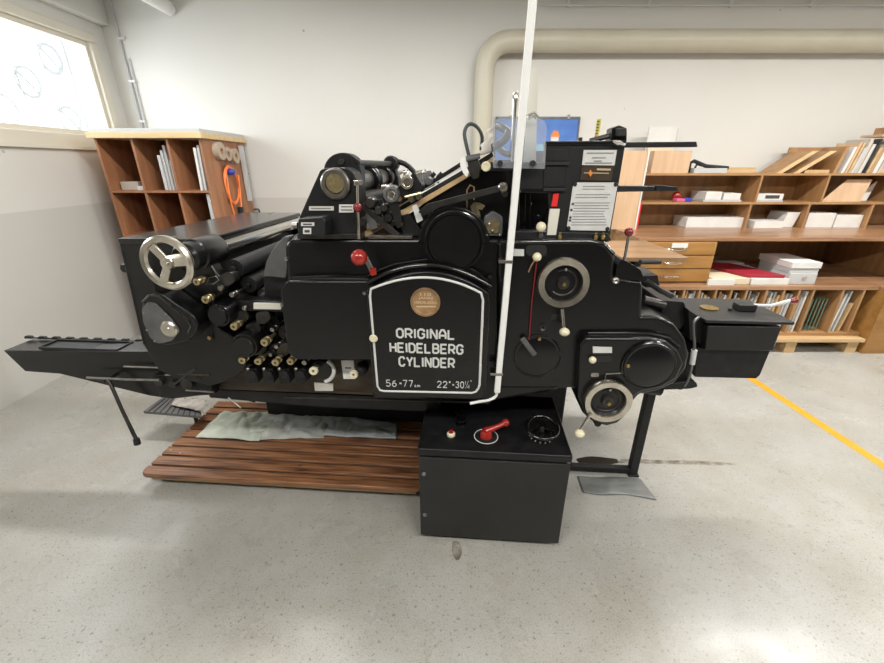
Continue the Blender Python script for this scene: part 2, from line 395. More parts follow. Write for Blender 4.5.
b = MB(); x0 = WY(531, 3, YB-.02).x
b.tube(bend((x0-.02, YB-.02, cz+.10), (x0-.03, YB-.02, cz-.02), (x0+.15, YB-.02, cz-.02), 6)+[(XR-.02, YB-.02, cz-.02)], .008, 8)
b.tube([(x0+.3, YB-.02, cz+.03), (XR-.02, YB-.02, cz+.03)], .008, 8)
cc = obj('wall_conduit', b, 'offwhite', label='pair of thin grey conduits clipped high on the back wall', cat='conduit')
for x in [x0+.35+i*.75 for i in range(6)]: obj('clip', MB().box((x-.01, YB-.03, cz-.035), (x+.01, YB-.0005, cz+.045)), 'offwhite', cc)
zt = 3.19
b = MB(); b.tube([(-3.07, YB-.014, zt), (-3.07, YB-.014, .9)], .010, 8); b.tube([(-3.03, YB-.014, 2.6), (-3.03, YB-.014, .9)], .006, 8)
cv = obj('corner_cable', b, 'greypaper', label='thin grey cable running down the back wall beside the window corner', cat='cable')
for z in (2.75, 2.4, 2.05, 1.7): obj('clip', MB().box((-3.09, YB-.026, z), (-3.02, YB-.0005, z+.02)), 'offwhite', cv)
obj('ceiling_pipe', MB().tube([(-2.53, YF+.02, 2.99), (-2.53, YB-.02, 2.99)], .055, 18), 'white', label='white round pipe under the ceiling at upper left', cat='pipe')
obj('ceiling_cable_trunk', MB().tube([(-2.98, YF+.02, 3.1), (-2.98, YB-.02, 3.1)], .045, 14), 'offwhite', label='white pipe close to the window under the ceiling', cat='pipe')
for i, (lx, ly) in enumerate(LAMPS):
    nm = ['nearest the window', 'above the press', 'above the shelves', 'farthest right, added to brighten the right wall,'][i if i < 4 else i-4]+(' in the row by the back wall' if i < 4 else ' in the row behind the viewer')
    t = thing('ceiling_lamp', 'long white fluorescent ceiling lamp '+nm, 'lamp', (lx, ly, 3.08), group='fluorescent ceiling lamps')
    obj('housing', MB().box((lx-.68, ly-.10, 3.10), (lx+.68, ly+.10, 3.2)), 'white', t, bevel=.01)
    for s in (-1, 1): obj('tube', MB().tube([(lx-.64, ly+s*.05, 3.08), (lx+.64, ly+s*.05, 3.08)], .016, 10), 'tube', t)
# floor line
a, b_ = WZ(752, 379, .001), WZ(884, 466, .001); d = (b_-a).normalized(); n = Vector((-d.y, d.x, 0))*.032
p0 = a-d*.9; p1 = b_+d*.8
obj('floor_marking_line', MB().poly([p0-n+Vector((0, 0, -.001)), p1-n+Vector((0, 0, -.001)), p1+n+Vector((0, 0, -.001)), p0+n+Vector((0, 0, -.001))], (0, 0, .0015)), 'yellow', label='orange yellow marking line taped across the grey floor', cat='floor marking', smooth=False)
# stains
def blob(name, pts, m, label, cat, h=.0012):
    q = [WZ(x, y, 0) for x, y in rnd(pts, 40, 5)]
    obj(name, MB().poly(q, (0, 0, h)), m, label=label, cat=cat, smooth=False)
blob('oil_stain', [(575, 459), (590, 456), (617, 459), (619, 463), (606, 465), (580, 464)], 'oil', 'black oil puddle on the floor behind the leg frame', 'stain')
blob('brown_stain', [(615, 459), (660, 460), (705, 461), (735, 463.5), (735, 465.5), (700, 465), (650, 463.5), (615, 463)], 'stain', 'brown stain trailing right from the oil puddle on the floor', 'stain', .001)
blob('rust_stain', [(452, 541), (459, 541), (463, 552), (458, 562), (452, 555)], 'stain', 'small rust brown stain on the floor in front of the cabinet', 'stain', .001)

# ================================================================= LEFT PIGEONHOLE CABINET
bx0, bx1, by0, by1 = -2.97, -2.06, 3.78, 4.56; bz = 1.86
t = thing('pigeonhole_cabinet', 'reddish brown plywood pigeonhole cabinet with pale top under the window', 'cabinet', ((bx0+bx1)/2, (by0+by1)/2, 0))
b = MB(); th = .02
b.box((bx0, by0, 0), (bx0+th, by1, bz)); b.box((bx0, by1-th, 0), (bx1, by1, bz))
xs = [bx0, bx0+.315, bx0+.615, bx1]
for x in xs[1:3]: b.box((x-.01, by0+.004, .1), (x+.01, by1-th, bz))
for z in (.06, .25, .64, 1.03, 1.42): b.box((bx0+th, by0, z), (bx1-th, by1-th, z+.018))
obj('carcass', b, 'bookwood', t, smooth=False)
obj('side_panel', MB().box((bx1-th, by0, 0), (bx1, by1-th, bz)), 'bookwood', t, bevel=.001)
obj('top_board', MB().box((bx0-.03, by0-.04, bz), (bx1+.03, by1+.02, bz+.045)), 'lightwood', t, bevel=.003)
obj('top_sheet', MB().box((bx0-.01, by0-.03, bz+.045), (bx1+.02, by1+.02, bz+.075)), 'greypaper', t, bevel=.003)
def upright(name, x, y0, y1, z, h, wd, m, lean=0, **k):
    b = MB(); b.poly([(x, y0, z), (x+wd, y0, z), (x+wd+lean, y0, z+h), (x+lean, y0, z+h)], (0, y1-y0, 0))
    return obj(name, b, m, **k)
zt = 1.439
for i, (x, wd, h, ln) in enumerate([(-2.50, .025, .29, .0), (-2.472, .02, .33, .0), (-2.448, .02, .37, .0), (-2.425, .014, .25, .002)]):
    upright('folder', x, by0+.05+i*.01, by1-.1, zt, h, wd, 'greypaper', ln, label='grey folder standing in the top middle pigeonhole, %s from its left side' % ['first', 'second', 'third', 'fourth'][i], cat='folder', group='grey folders in the top middle pigeonhole')
upright('folder', -2.17, by0+.03, by1-.15, zt, .35, .02, 'paper', .012, label='pale folder leaning in the top right pigeonhole, left of two', cat='folder', group='pale folders in the top right pigeonhole')
upright('folder', -2.135, by0+.03, by1-.15, zt, .37, .018, 'greypaper', .012, label='grey folder leaning in the top right pigeonhole, right of two', cat='folder', group='pale folders in the top right pigeonhole')
upright('grey_sheet', -2.125, by0+.02, by1-.2, 1.05, .36, .03, 'greypaper', .0, label='grey board standing in the lower right pigeonhole', cat='board')
obj('card_box', MB().box((-2.93, by0+.1, zt), (-2.77, by0+.3, zt+.07)), 'kraft', bevel=.003, label='beige card box in the top left pigeonhole', cat='box')
obj('paper_pad', MB().box((-2.755, by0+.06, zt), (-2.675, by0+.2, zt+.035)), 'paper', label='small white pad beside the beige box in the top left pigeonhole', cat='pad')
def SX(px, py): p = WX(px, py, bx1); return p
# tape rolls on the side, on pegs
for i, (px, py, rr) in enumerate(((216, 151, .075), (223, 154, .06), (231, 156, .066))):
    c = SX(px, py); c.x = bx1+.002+.0; t2 = thing('tape_roll', ['large beige', 'middle brown', 'rearmost beige'][i]+' tape roll hung on the side of the pigeonhole cabinet', 'tape roll', c, group='tape rolls on the cabinet side')
    obj('roll', MB().lathe(c+Vector((.001, 0, 0)), [(.03, 0), (rr, 0), (rr, .05), (.03, .05), (.03, 0)], (1, 0, 0), 26), 'tape', t2)
    obj('core', MB().lathe(c+Vector((.001, 0, 0)), [(.022, 0), (.031, 0), (.031, .052), (.022, .052), (.022, 0)], (1, 0, 0), 20), 'card', t2)
# orange cable coil
x = bx1+.025
def SP(px, py, dx=.02): p = SX(px, py); return Vector((bx1+dx, p.y, p.z))
t2 = thing('extension_cable', 'coiled orange cable with blue plug hanging on the side of the pigeonhole cabinet', 'cable', SP(228, 215, 0))
coil = []
for k in range(61):
    a = 2*PI*k/20; c = SP(229, 184); ry = .13+.02*math.sin(k*.31); rz = .165+.012*math.cos(k*.5)
    coil.append((bx1+.016+.010*(k/60.0)+.004*math.sin(k), c.y+ry*math.sin(a), c.z+rz*math.cos(a)-.01))
obj('coil', MB().tube(coil, .008, 8), 'orange', t2)
obj('lead', MB().tube([SP(224, 172, .02), SP(225, 190, .035), SP(228, 205, .035), SP(233, 220, .03)], .008, 8), 'orange', t2)
obj('lead', MB().tube([SP(235, 175, .035), SP(237, 195, .035), SP(238, 208, .035)], .008, 8), 'orange', t2)
obj('plug', MB().lathe(SP(227, 172, .01), [(0, 0), (.028, 0), (.032, .03), (.02, .06), (0, .06)], (1, 0, 0), 16), 'blue', t2)
obj('socket', MB().cyl(SP(237.5, 208, .03)+Vector((0, 0, -.09)), .026, .1, (0, 0, 1)), 'rubber', t2)
# tall grey sheets behind cabinet + hook stand
upright('grey_board', bx1+.008, 4.43, 4.47, 1.3, .53, .035, 'greypaper', .0, label='grey cardboard sheet standing at the back edge of the cabinet side', cat='board')
c = WY(246, 205, 4.5)
t2 = thing('wire_hook', 'black bent wire hook hanging on the back wall beside the cabinet', 'hook', c)
obj('rod', MB().tube([WY(241, 174, 4.56), WY(245, 186, 4.56), WY(254, 218, 4.56)], .009, 8), 'rubber', t2)
obj('hook', MB().tube([WY(248, 173, 4.56), WY(244, 181, 4.56)], .008, 8), 'rubber', t2)
obj('loop', MB().tube([WY(*p, 4.56) for p in rnd([(246, 210), (259, 209), (260, 216), (246, 217)], 2)], .008, 8, True), 'rubber', t2)

# ================================================================= RIGHT SHELVING
# worktop + lower bookcase
WZt = 1.05
obj('worktop', MB().box((1.76, 3.62, 1.018), (5.3, 4.58, WZt)), 'worktop', bevel=.004, label='long worn brown wooden worktop along the back wall', cat='worktop')
t = thing('drawer_cabinet', 'oak cabinet with three drawers under the left end of the worktop', 'cabinet', (2.07, 4.0, .63))
obj('body', MB().box((1.77, 3.625, .64), (2.47, 4.5, 1.016)), 'drawer', t)
for i, (za, zb) in enumerate(((.90, 1.012), (.775, .89), (.65, .765))):
    d = obj('drawer', MB().box((1.78, 3.605, za), (2.465, 3.624, zb)), 'drawer', t, bevel=.003)
    zc = (za+zb)/2
    obj('handle', MB().tube(bend((2.02, 3.605, zc), (2.03, 3.56, zc-.004), (2.08, 3.565, zc-.004), 4)+bend((2.12, 3.565, zc-.004), (2.17, 3.56, zc-.004), (2.18, 3.605, zc), 4), .009, 8), 'chrome', d)
    if i == 0: obj('label_card', MB().box((2.06, 3.599, zc+.008), (2.2, 3.6045, zc+.05)), 'paper', d, label='white label card')
t = thing('lower_bookcase', 'honey coloured lower bookcase with narrow slots under the worktop', 'bookcase', (2.8, 4.0, .15))
b = MB(); b.box((1.76, 3.5, .60), (3.97, 4.56, .638)); obj('shelf', b, 'worktop', t, bevel=.002)
obj('bottom_board', MB().box((1.76, 3.5, .15), (3.97, 4.56, .18)), 'shelfwood', t)
obj('back_panel', MB().box((1.76, 4.56, .15), (4.6, 4.58, 1.004)), 'shelfback', t)
DX = [1.77, 1.92, 2.06, 2.21, 2.35, 2.50, 2.64, 2.78, 2.96, 3.12, 3.26, 3.39, 3.66, 3.85]
for i, x in enumerate(DX):
    obj('divider', MB().box((x-.009, 3.503, .18), (x+.009, 4.55, .60)), 'shelfback', t)
obj('end_panel', MB().box((3.97, 3.42, 0), (4.6, 3.50, 1.004)), 'drawer', t, bevel=.002) if False else None
t2 = thing('end_cabinet', 'brown wooden cabinet end standing under the right end of the worktop', 'cabinet', (4.3, 3.9, 0))
obj('side_panel', MB().box((3.975, 3.42, 0), (4.02, 4.55, .60)), 'drawer', t2, bevel=.002)
obj('front_panel', MB().box((4.02, 3.42, 0), (4.9, 3.45, .60)), 'drawer', t2, bevel=.002)
obj('top', MB().box((3.975, 3.42, .60), (4.9, 4.55, .638)), 'worktop', t2, bevel=.002)
obj('upper_side', MB().box((4.35, 3.55, .639), (4.38, 4.55, 1.0)), 'shelfback', t2)
# pallet
t = thing('wooden_pallet', 'raw pine pallet under the lower bookcase', 'pallet', (3.2, 3.9, 0))
obj('deck_board', MB().box((2.2, 3.42, .115), (3.96, 3.55, .149)), 'rawpine', t, bevel=.002)
obj('deck_board', MB().box((2.2, 3.65, .115), (3.96, 4.5, .149)), 'rawpine', t)
for x in (2.25, 3.25, 3.83): obj('block', MB().box((x, 3.44, 0), (x+.10, 4.45, .115)), 'rawpine', t)
# upper shelf unit
t = thing('upper_shelf', 'honey plywood open shelf unit standing on the worktop against the wall', 'shelf', (3.4, 4.4, WZt))
ux0, ux1, uy0, uy1 = 1.60, 5.25, 4.2, 4.56
obj('back_panel', MB().box((ux0, uy1, WZt), (ux1, uy1+.015, 1.575)), 'shelfback', t)
obj('top_board', MB().box((ux0, uy0, 1.555), (ux1, uy1, 1.575)), 'shelfwood', t)
obj('middle_board', MB().box((ux0, uy0, 1.285), (ux1, uy1, 1.305)), 'shelfwood', t)
for x in (1.605, 3.14, 3.80, 4.55, 5.23): obj('divider', MB().box((x-.01, uy0, 1.305), (x+.01, uy1, 1.555)), 'shelfback', t)
for x in (1.605, 3.11, 3.70, 4.34, 5.23): obj('divider', MB().box((x-.01, uy0, WZt), (x+.01, uy1, 1.285)), 'shelfback', t)
# contents: sheets on the upper shelves (traced at their own distance)
def stack(name, x0, x1, z, h, m, label, cat, y0=4.24, y1=4.5, group=None, n=1, skew=0):
    b = MB(); b.poly([(x0, y0, z), (x1, y0, z), (x1+skew, y0, z+h), (x0+skew, y0, z+h)], (0, y1-y0, 0))
    return obj(name, b, m, label=label, cat=cat, group=group, bevel=.0015)
def PX(px, py, Y): return WY(px, py, Y).x
z2 = 1.306; z1 = WZt+.001
stack('paper_stack', PX(704, 198, 4.24), PX(742, 198, 4.24), z2, .02, 'greypaper', 'flat wide sheet stack at the base of the pile on the top left shelf', 'paper')
stack('card_box', PX(706, 195, 4.24), PX(722, 195, 4.24), z2+.021, .075, 'paper', 'small white card box on the sheets, left one on the top left shelf', 'box')
stack('card_box', PX(724, 195, 4.24), PX(741, 195, 4.24), z2+.021, .06, 'paper', 'small white card box on the sheets, right one on the top left shelf', 'box')
b = MB(); b.box((2.37, 4.24, z2), (2.46, 4.32, z2+.03)); obj('pink_block', b, 'pink', label='pink block on the left of the top shelf', cat='block', bevel=.004)
obj('blue_block', MB().box((2.465, 4.25, z2), (2.53, 4.32, z2+.035)), 'blue', label='blue block beside the pink block on the shelf', cat='block', bevel=.004)
obj('red_ball', MB().ball((2.46, 4.42, z2+.045), .044), 'red', label='red ball behind the pink block on the shelf', cat='ball')
stack('paper_stack', PX(757, 197, 4.24), PX(784, 197, 4.24), z2, .018, 'greypaper', 'thin grey board under the labelled box on the middle shelf', 'paper')
t2 = thing('labelled_box', 'white flat box with black label on the upper middle shelf', 'box', (3.27, 4.3, z2+.02))
xx0, xx1 = PX(757, 195, 4.26), PX(784, 195, 4.26)
obj('box', MB().box((xx0, 4.26, z2+.019), (xx1, 4.48, z2+.075)), 'paper', t2, bevel=.002)
obj('label', MB().box((xx0+.09, 4.258, z2+.03), (xx1-.04, 4.26, z2+.062)), 'ink', t2)
stack('sheet_pile', PX(686, 226, 4.24), PX(746, 226, 4.24), z1, .10, 'paper', 'long pile of white sheets on the lower left shelf', 'paper')
stack('sheet_pile', PX(751, 226, 4.24), PX(780, 226, 4.24), z1, .07, 'paper', 'low pile of white sheets right of the long pile', 'paper', y0=4.2)
stack('sheet_pile', PX(781, 226, 4.24)+.01, PX(799, 226, 4.24)-.05, z1, .15, 'paper', 'tall pile of white sheets leaning near the middle divider', 'paper', skew=.04, y0=4.26)
stack('sheet_pile', PX(806, 228, 4.2)+.02, PX(835, 228, 4.2), z1, .145, 'paper', 'tall white sheet pile, left one right of the middle divider', 'paper', group='two tall sheet piles')
stack('sheet_pile', PX(835.5, 228, 4.2)+.01, PX(863, 228, 4.2), z1, .125, 'paper', 'tall white sheet pile, right one right of the middle divider', 'paper', group='two tall sheet piles')
# leaning ply sheets in the top right bay
for i, (xa, xb, hh, m) in enumerate([(3.84, 4.24, .21, 'pinkply'), (3.90, 4.28, .18, 'cream'), (4.26, 4.42, .19, 'paper')]):
    b = MB(); y0 = 4.25+.06*i; b.poly([(xa, y0, z2), (xb, y0, z2), (xb+.07, y0+.03, z2+hh), (xa+.22, y0+.03, z2+hh)], (0, .008, 0))
    obj('board', b, m, label=['pale plywood sheet leaning in the upper right bay, frontmost', 'cream sheet leaning behind the plywood in the upper right bay', 'white sheet leaning at the right of the upper right bay'][i], cat='board')
# on top of the shelf unit
ZT = 1.576
t2 = thing('plywood_crate', 'plain plywood crate on the left top of the shelf unit', 'crate', (2.2, 4.35, ZT))
cx0, cx1 = PX(651, 172, 4.22), PX(688, 172, 4.22)
obj('front_panel', MB().box((cx0, 4.22, ZT), (cx1, 4.235, ZT+.20)), 'pinkply', t2)
obj('back_panel', MB().box((cx0, 4.50, ZT), (cx1, 4.515, ZT+.20)), 'pinkply', t2)
for x in (cx0, cx1-.015): obj('side_panel', MB().box((x, 4.235, ZT), (x+.015, 4.50, ZT+.20)), 'pinkply', t2)
obj('bottom', MB().box((cx0+.015, 4.235, ZT), (cx1-.015, 4.5, ZT+.015)), 'pinkply', t2)
def sheetY(name, px, Y, th, m, **k): return obj(name, MB().poly([WY(x, y, Y) for x, y in px], (0, th, 0)), m, smooth=False, **k)
zc = ZT+.016
def standing(name, pxa, pxb, ytop, Y, th, zb, m, **k):
    a = WY(pxa, ytop, Y); c = WY(pxb, ytop, Y); return obj(name, MB().box((a.x, Y, zb), (c.x, Y+th, a.z)), m, smooth=False, **k)
standing('paper_sheets', 634, 668, 117, 4.44, .02, zc, 'paper', label='white sheets standing upright in the plywood crate, tallest', cat='paper') if False else None
a = WY(636, 118, 4.42)
obj('paper_sheets', MB().box((2.05, 4.42, zc), (2.33, 4.44, 2.0)), 'paper', label='white sheets standing upright in the plywood crate, tallest', cat='paper')
obj('glass_sheet', MB().box((2.12, 4.46, zc), (2.36, 4.468, 1.99)), 'greypaper', label='grey sheet standing behind the white sheets in the crate', cat='paper')
obj('cream_sheets', MB().box((2.05, 4.37, zc), (2.31, 4.40, 1.83)), 'cream', label='cream sheets standing in front in the crate', cat='paper')
obj('plywood_board', MB().box((1.61, 4.12, WZt+.001), (1.935, 4.135, 1.775)), 'pinkply', label='tall pale plywood board standing on the worktop left of the shelves', cat='board')
obj('white_board', MB().box((1.94, 4.12, WZt+.001), (1.955, 4.19, 1.775)), 'paper', label='narrow white board beside the tall plywood board', cat='board')
obj('red_strip', MB().box((1.957, 4.12, WZt+.001), (1.969, 4.16, 1.32)), 'redplastic', label='red strip standing along the edge of the plywood board', cat='strip')
b = MB(); b.tube([WY(688, 172, 4.3), WY(690, 163, 4.3), WY(694, 161, 4.3), WY(706, 166, 4.28), WY(728, 168, 4.26)], .018, 8)
b.tube([WY(694, 170, 4.28), WY(697, 164, 4.3), WY(712, 168, 4.28)], .012, 8)
o = obj('strap', b, 'rubber', label='black strap bundle lying beside the crate on the shelf top', cat='strap')
stack('magazines', PX(694, 171, 4.24), PX(727, 171, 4.24), ZT, .045, 'greypaper', 'flat pile of grey magazines under the black strap', 'magazines')
obj('batten', MB().box((2.75, 4.47, ZT), (3.25, 4.55, ZT+.05)), 'rawpine', label='pale wooden batten lying at the back of the shelf top', cat='batten')
t2 = thing('divider_rack', 'brown wooden rack with slanted dividers on the shelf top', 'rack', (3.8, 4.4, ZT))
q = [(3.45, 4.26, ZT), (3.86, 4.26, ZT), (3.87, 4.26, ZT+.03)]
def zw(px, py, Y): p = WY(px, py, Y); return (p.x, Y, p.z)
obj('back_panel', MB().box((3.56, 4.50, ZT), (3.92, 4.515, ZT+.24)), 'shelfback', t2, smooth=False)
for (a, b_, c_, d_) in ((776, 786, 817, 811), (793, 803, 835, 829)):
    q = [(PX(a, 173, 4.24), 4.24, ZT), (PX(b_, 173, 4.24)-.04, 4.24, ZT), (PX(c_, 155, 4.24), 4.24, ZT+.20), (PX(d_, 155, 4.24), 4.24, ZT+.20)]
    obj('slanted_divider', MB().poly(q, (0, .24, 0)), 'shelfback', t2, smooth=False)
    obj('edge_strip', MB().poly([(x_, 4.232, z_) for x_, y_, z_ in q], (0, .008, 0)), 'lightwood', t2, smooth=False)
obj('side_panel', MB().poly([(3.85, 4.24, ZT), (3.88, 4.24, ZT), (3.93, 4.24, ZT+.24), (3.90, 4.24, ZT+.24)], (0, .26, 0)), 'shelfback', t2, smooth=False)
obj('floor_board', MB().box((3.58, 4.25, ZT), (3.82, 4.48, ZT+.03)), 'rawpine', t2)
cols = ['paper', 'pinkply', 'rawpine', 'greypaper', 'kraft', 'card', 'paper', 'dark_metal', 'rawpine', 'card', 'paper', 'kraft', 'pinkply', 'greypaper', 'card', 'rawpine', 'paper', 'kraft', 'card', 'paper']
x = 3.93; words = {'paper': 'white', 'pinkply': 'pale plywood', 'rawpine': 'pine', 'greypaper': 'grey', 'kraft': 'beige', 'card': 'brown', 'dark_metal': 'dark metal'}
ords = 'first second third fourth fifth sixth seventh eighth ninth tenth eleventh twelfth thirteenth fourteenth fifteenth sixteenth seventeenth eighteenth nineteenth twentieth'.split()
for i, m in enumerate(cols):
    wd = random.uniform(.022, .05); h = random.uniform(.22, .32)
    upright('block_slat', x, 4.22+random.uniform(0, .03), 4.48, ZT, h, wd-.004, m, .05, smooth=False, label='%s slat leaning on the shelf top, %s right of the slanted rack' % (words[m], ords[i]), cat='slat', group='slats in the row on the shelf top')
    x += wd
obj('long_board', MB().box((4.2, 4.24, ZT+.325), (5.1, 4.46, ZT+.345)), 'pinkply', label='pale board lying across the tops of the slats', cat='board')
obj('flat_crate', MB().box((4.3, 4.24, ZT+.346), (5.1, 4.44, ZT+.41)), 'shelfwood', bevel=.003, label='flat brown wooden tray on top of the pale board at far right', cat='tray')
# under worktop
zs = .639
def ss(name, px0, px1, h, m, label, cat, z=zs, y0=3.55, y1=4.1, group=None):
    a = max(PX(px0, 287, y0), 2.475); c = PX(px1, 287, y0); return obj(name, MB().box((a, y0, z), (c, y1, z+h)), m, label=label, cat=cat, bevel=.0015, group=group)
o = ss('paper_ream', 706, 748, .055, 'cream', 'cream paper pile on the shelf right of the drawers', 'paper')
obj('price_card', MB().box((2.42, 3.525, zs), (2.66, 3.545, zs+.055)), 'paper', label='white card with writing in front of the cream paper pile', cat='card')
ss('paper_ream', 750, 787, .055, 'paper', 'white sheets under the red folder', 'paper', y0=3.54)
b = MB(); a = 2.72
obj('red_folder', MB().poly([(2.80, 3.58, zs+.057), (3.13, 3.56, zs+.057), (2.96, 4.05, zs+.057), (2.62, 4.08, zs+.057)], (0, 0, .028)), 'redfolder', bevel=.003, label='dark red folder lying on the white sheets under the worktop', cat='folder')
obj('flat_sheet', MB().box((2.9, 4.12, zs), (3.15, 4.5, zs+.07)), 'kraft', label='beige sheets at the back of the shelf under the worktop', cat='paper')
bxx = (3.19, 3.62)
t2 = thing('archive_box', 'large white box with round pull, bottom of the stack under the worktop', 'box', (3.4, 3.8, zs))
obj('body', MB().box((3.17, 3.56, zs), (3.42, 3.95, zs+.10)), 'greypaper', t2, bevel=.003)
obj('pull', MB().cyl((3.31, 3.552, zs+.06), .018, .008), 'tape', t2)
obj('archive_box', MB().box((3.165, 3.57, zs+.101), (3.425, 3.95, zs+.145)), 'greypaper', bevel=.003, label='white flat box in the middle of the stack under the worktop', cat='box')
obj('archive_box', MB().box((3.16, 3.56, zs+.146), (3.43, 3.97, zs+.20)), 'paper', bevel=.003, label='white flat box on top of the stack under the worktop', cat='box')
# booklets in the narrow slots
cc = {'paper': 'white', 'greypaper': 'grey', 'rawpine': 'pale wooden', 'card': 'brown', 'kraft': 'beige', 'dark_metal': 'dark', 'greenwire': 'dark green', 'pinkply': 'plywood'}
for s in range(11):
    xa, xb = DX[s+0]+.012, DX[s+1]-.012; x = xa+.002; used = {}
    while x < xb-.028:
        m = random.choice(['paper', 'greypaper', 'rawpine', 'card', 'paper', 'dark_metal', 'paper', 'greenwire' if s in (5, 6) else 'greypaper'])
        wd = random.uniform(.011, .02); h = random.uniform(.32, .405)
        l = '%s thin booklet upright in the %s narrow slot of the lower bookcase' % (cc[m], ords[s])
        upright('booklet', x, 3.52+random.uniform(0, .04), 3.95, .181, h, wd-.002, m, .018, smooth=False, label=l, cat='booklet', group='%s booklets in the %s narrow slot' % (cc[m], ords[s]))
        x += wd+.003
for i in range(5):
    x = 3.44+i*.034; y0 = 3.55
    b = MB(); b.tube([(x, y0, .19), (x+.012, y0, .50), (x+.012, y0+.3, .50), (x, y0+.3, .19)], .005, 8, True)
    obj('wire_divider', b, 'greenwire', label='green wire divider in the wide slot right of the booklets, %s from the left' % ords[i], cat='wire divider', group='green wire dividers')
for i, (x, m) in enumerate([(3.685, 'paper'), (3.725, 'greypaper'), (3.775, 'rawpine')]):
    upright('wood_strip', x, 3.53, 3.9, .181, [.37, .40, .28][i], .016, m, .035, smooth=False, label=['white', 'grey', 'pine'][i]+' slat leaning in the slot beside the green wire dividers', cat='slat')
# low table beside press
t = thing('side_table', 'light wooden table board in front of the worktop behind the press', 'table', (1.3, 3.1, 0))
obj('table_top', MB().poly([(.75, 2.80, 1.02), (1.735, 2.80, 1.02), (1.755, 3.48, 1.02), (.75, 3.48, 1.02)], (0, 0, .03)), 'table', t, bevel=.003)
for x in (.8, 1.40): 
    for y in (2.88, 3.42): obj('leg', MB().box((x, y, 0), (x+.05, y+.05, 1.02)), 'rubber', t)
obj('apron', MB().box((.86, 2.92, .5), (1.40, 3.40, 1.015)), 'rubber', t)

# picture on the wall
t = thing('wall_picture', 'blue picture with a small orange and white figure on the back wall', 'picture', WY(540, 160, YB-.02))
def pic(px, th, m, y=YB-.012, **k): return obj(k.pop('name'), MB().poly([WY(x, yy, y) for x, yy in px], (0, th, 0)), m, t, smooth=False, **k)
A = WY(497, 118, YB-.012); Bq = WY(579, 118, YB-.012); zt_, zb_ = A.z, 1.66
obj('sheet', MB().box((A.x, YB-.012, zb_), (Bq.x, YB-.006, zt_)), 'picture_blue', t)
b = MB()
for (a0, a1, c0, c1) in ((A.x, Bq.x, zt_-.008, zt_+.012), (A.x, Bq.x, zb_-.012, zb_)): b.box((a0-.012, YB-.02, c0), (a1+.012, YB-.001, c1))
b.box((A.x-.014, YB-.02, zb_), (A.x, YB-.001, zt_)); b.box((Bq.x, YB-.02, zb_), (Bq.x+.014, YB-.001, zt_)); obj('frame', b, 'greymetal', t)
fx = PX(554.5, 138, YB)
obj('figure_body', MB().cyl((fx, YB-.0135, WY(554, 137, YB).z-.02), .042, .0012), 'paper', t)
obj('figure_cap', MB().poly([(fx-.05, YB-.015, WY(554, 137, YB).z), (fx+.05, YB-.015, WY(554, 137, YB).z), (fx+.03, YB-.015, WY(554, 137, YB).z+.055), (fx-.02, YB-.015, WY(554, 137, YB).z+.06)], (0, .0012, 0)), 'figure_orange', t)
obj('pale_patch', MB().poly([WY(x, y, YB-.0135) for x, y in rnd([(528, 146), (548, 143), (548, 158), (524, 160)], 3)], (0, .0012, 0)), 'skyblue', t)
for px in (511, 527, 568): obj('clip', MB().box((PX(px, 117, YB)-.012, YB-.028, zt_-.01), (PX(px, 117, YB)+.012, YB-.002, zt_+.03)), 'chrome', t)

# ================================================================= THE PRESS
P = thing('printing_press', 'large black cylinder printing press with silver trimmed door in the middle of the room', 'printing press', (0, .5, 0), 'M')
def part(name, mb, m, parent=P, bevel=.004, **k): return obj(name, mb, m, parent, bevel=bevel, **k)
# base and bed
b = MB().box((-1.22, .62, 0), (.72, .98, .64)); part('base_frame', b, 'enamel_rough', bevel=.015)
b = MB()
for x in (-.55, -.3, -.05): b.box((x, .60, .36), (x+.16, .62, .56))
part('base_rib', b, 'enamel_rough', bevel=.01)
part('machine_bed', mplate([(150, 362), (374, 366), (440, 372), (440, 398), (200, 389), (152, 384)], .08, .96), 'dirty', bevel=.006)
part('under_beam', mplate([(205, 389), (440, 399), (440, 412), (330, 408), (210, 398)], .12, .96), 'enamel_rough')
part('bed_rod', MB().tube([ML(285, 397, .02), ML(440, 401, .02), ML(490, 403, .02)], .006, 8), 'dark_metal', bevel=0)
# ---- main housings
part('main_housing', mplate([(284, 247), (286, 241), (292, 238), (560, 238), (560, 391), (497, 402), (372, 400), (372, 356), (290, 356)], 0, .95, 0), 'enamel', bevel=.022, seg=4)
part('side_cover', mplate([(280, 294), (280, 289), (287, 281), (374, 281), (374, 360), (296, 360), (289, 355), (286, 345)], -.07, .02, 3), 'enamel', bevel=.014, seg=4)
part('side_cover_rim', MB().tube([ML(*p, -.02) for p in [(291, 278), (330, 277), (366, 277), (376, 272), (395, 265), (428, 260), (458, 264), (482, 275), (490, 285)]], .008, 10), 'gloss', bevel=0)
part('recess_panel', mplate([(316, 358), (374, 359), (374, 392), (316, 388)], .06, .1), 'dirty', bevel=.002)
# round gear covers on the housing
def disc(name, cx, cy, rpx, y0, y1, m='enamel', rim=None, parent=P, **k):
    r = R(rpx, cx, cy, y0); c = ML(cx, cy, y0); h = y1-y0
    b = MB().lathe(c, [(0, 0), (r*.86, 0), (r*.90, h*.10), (r*.93, h*.05), (r*.97, h*.05), (r, h*.25), (r, h)], seg=48)
    if parent is P: part('cover_rim', MB().tube([c+Vector((math.cos(a)*r*.99, h*.55, math.sin(a)*r*.99)) for a in [2*PI*i/48 for i in range(48)]], .0045, 8, True), 'gloss', bevel=0)
    return part(name, b, m, parent, bevel=0, **k)
disc('round_gear_cover', 454, 243, 30, -.045, .02)
part('gear_cover_flange', mplate(circ(454, 243, 36)[20:]+[(490, 243)], -.006, .05), 'enamel', bevel=.005)
part('gear_cover_screw', MB().lathe(ML(454, 212, -.0), [(0, -.008), (.006, -.006), (.008, 0), (0, 0)], seg=12), 'brass', bevel=0)
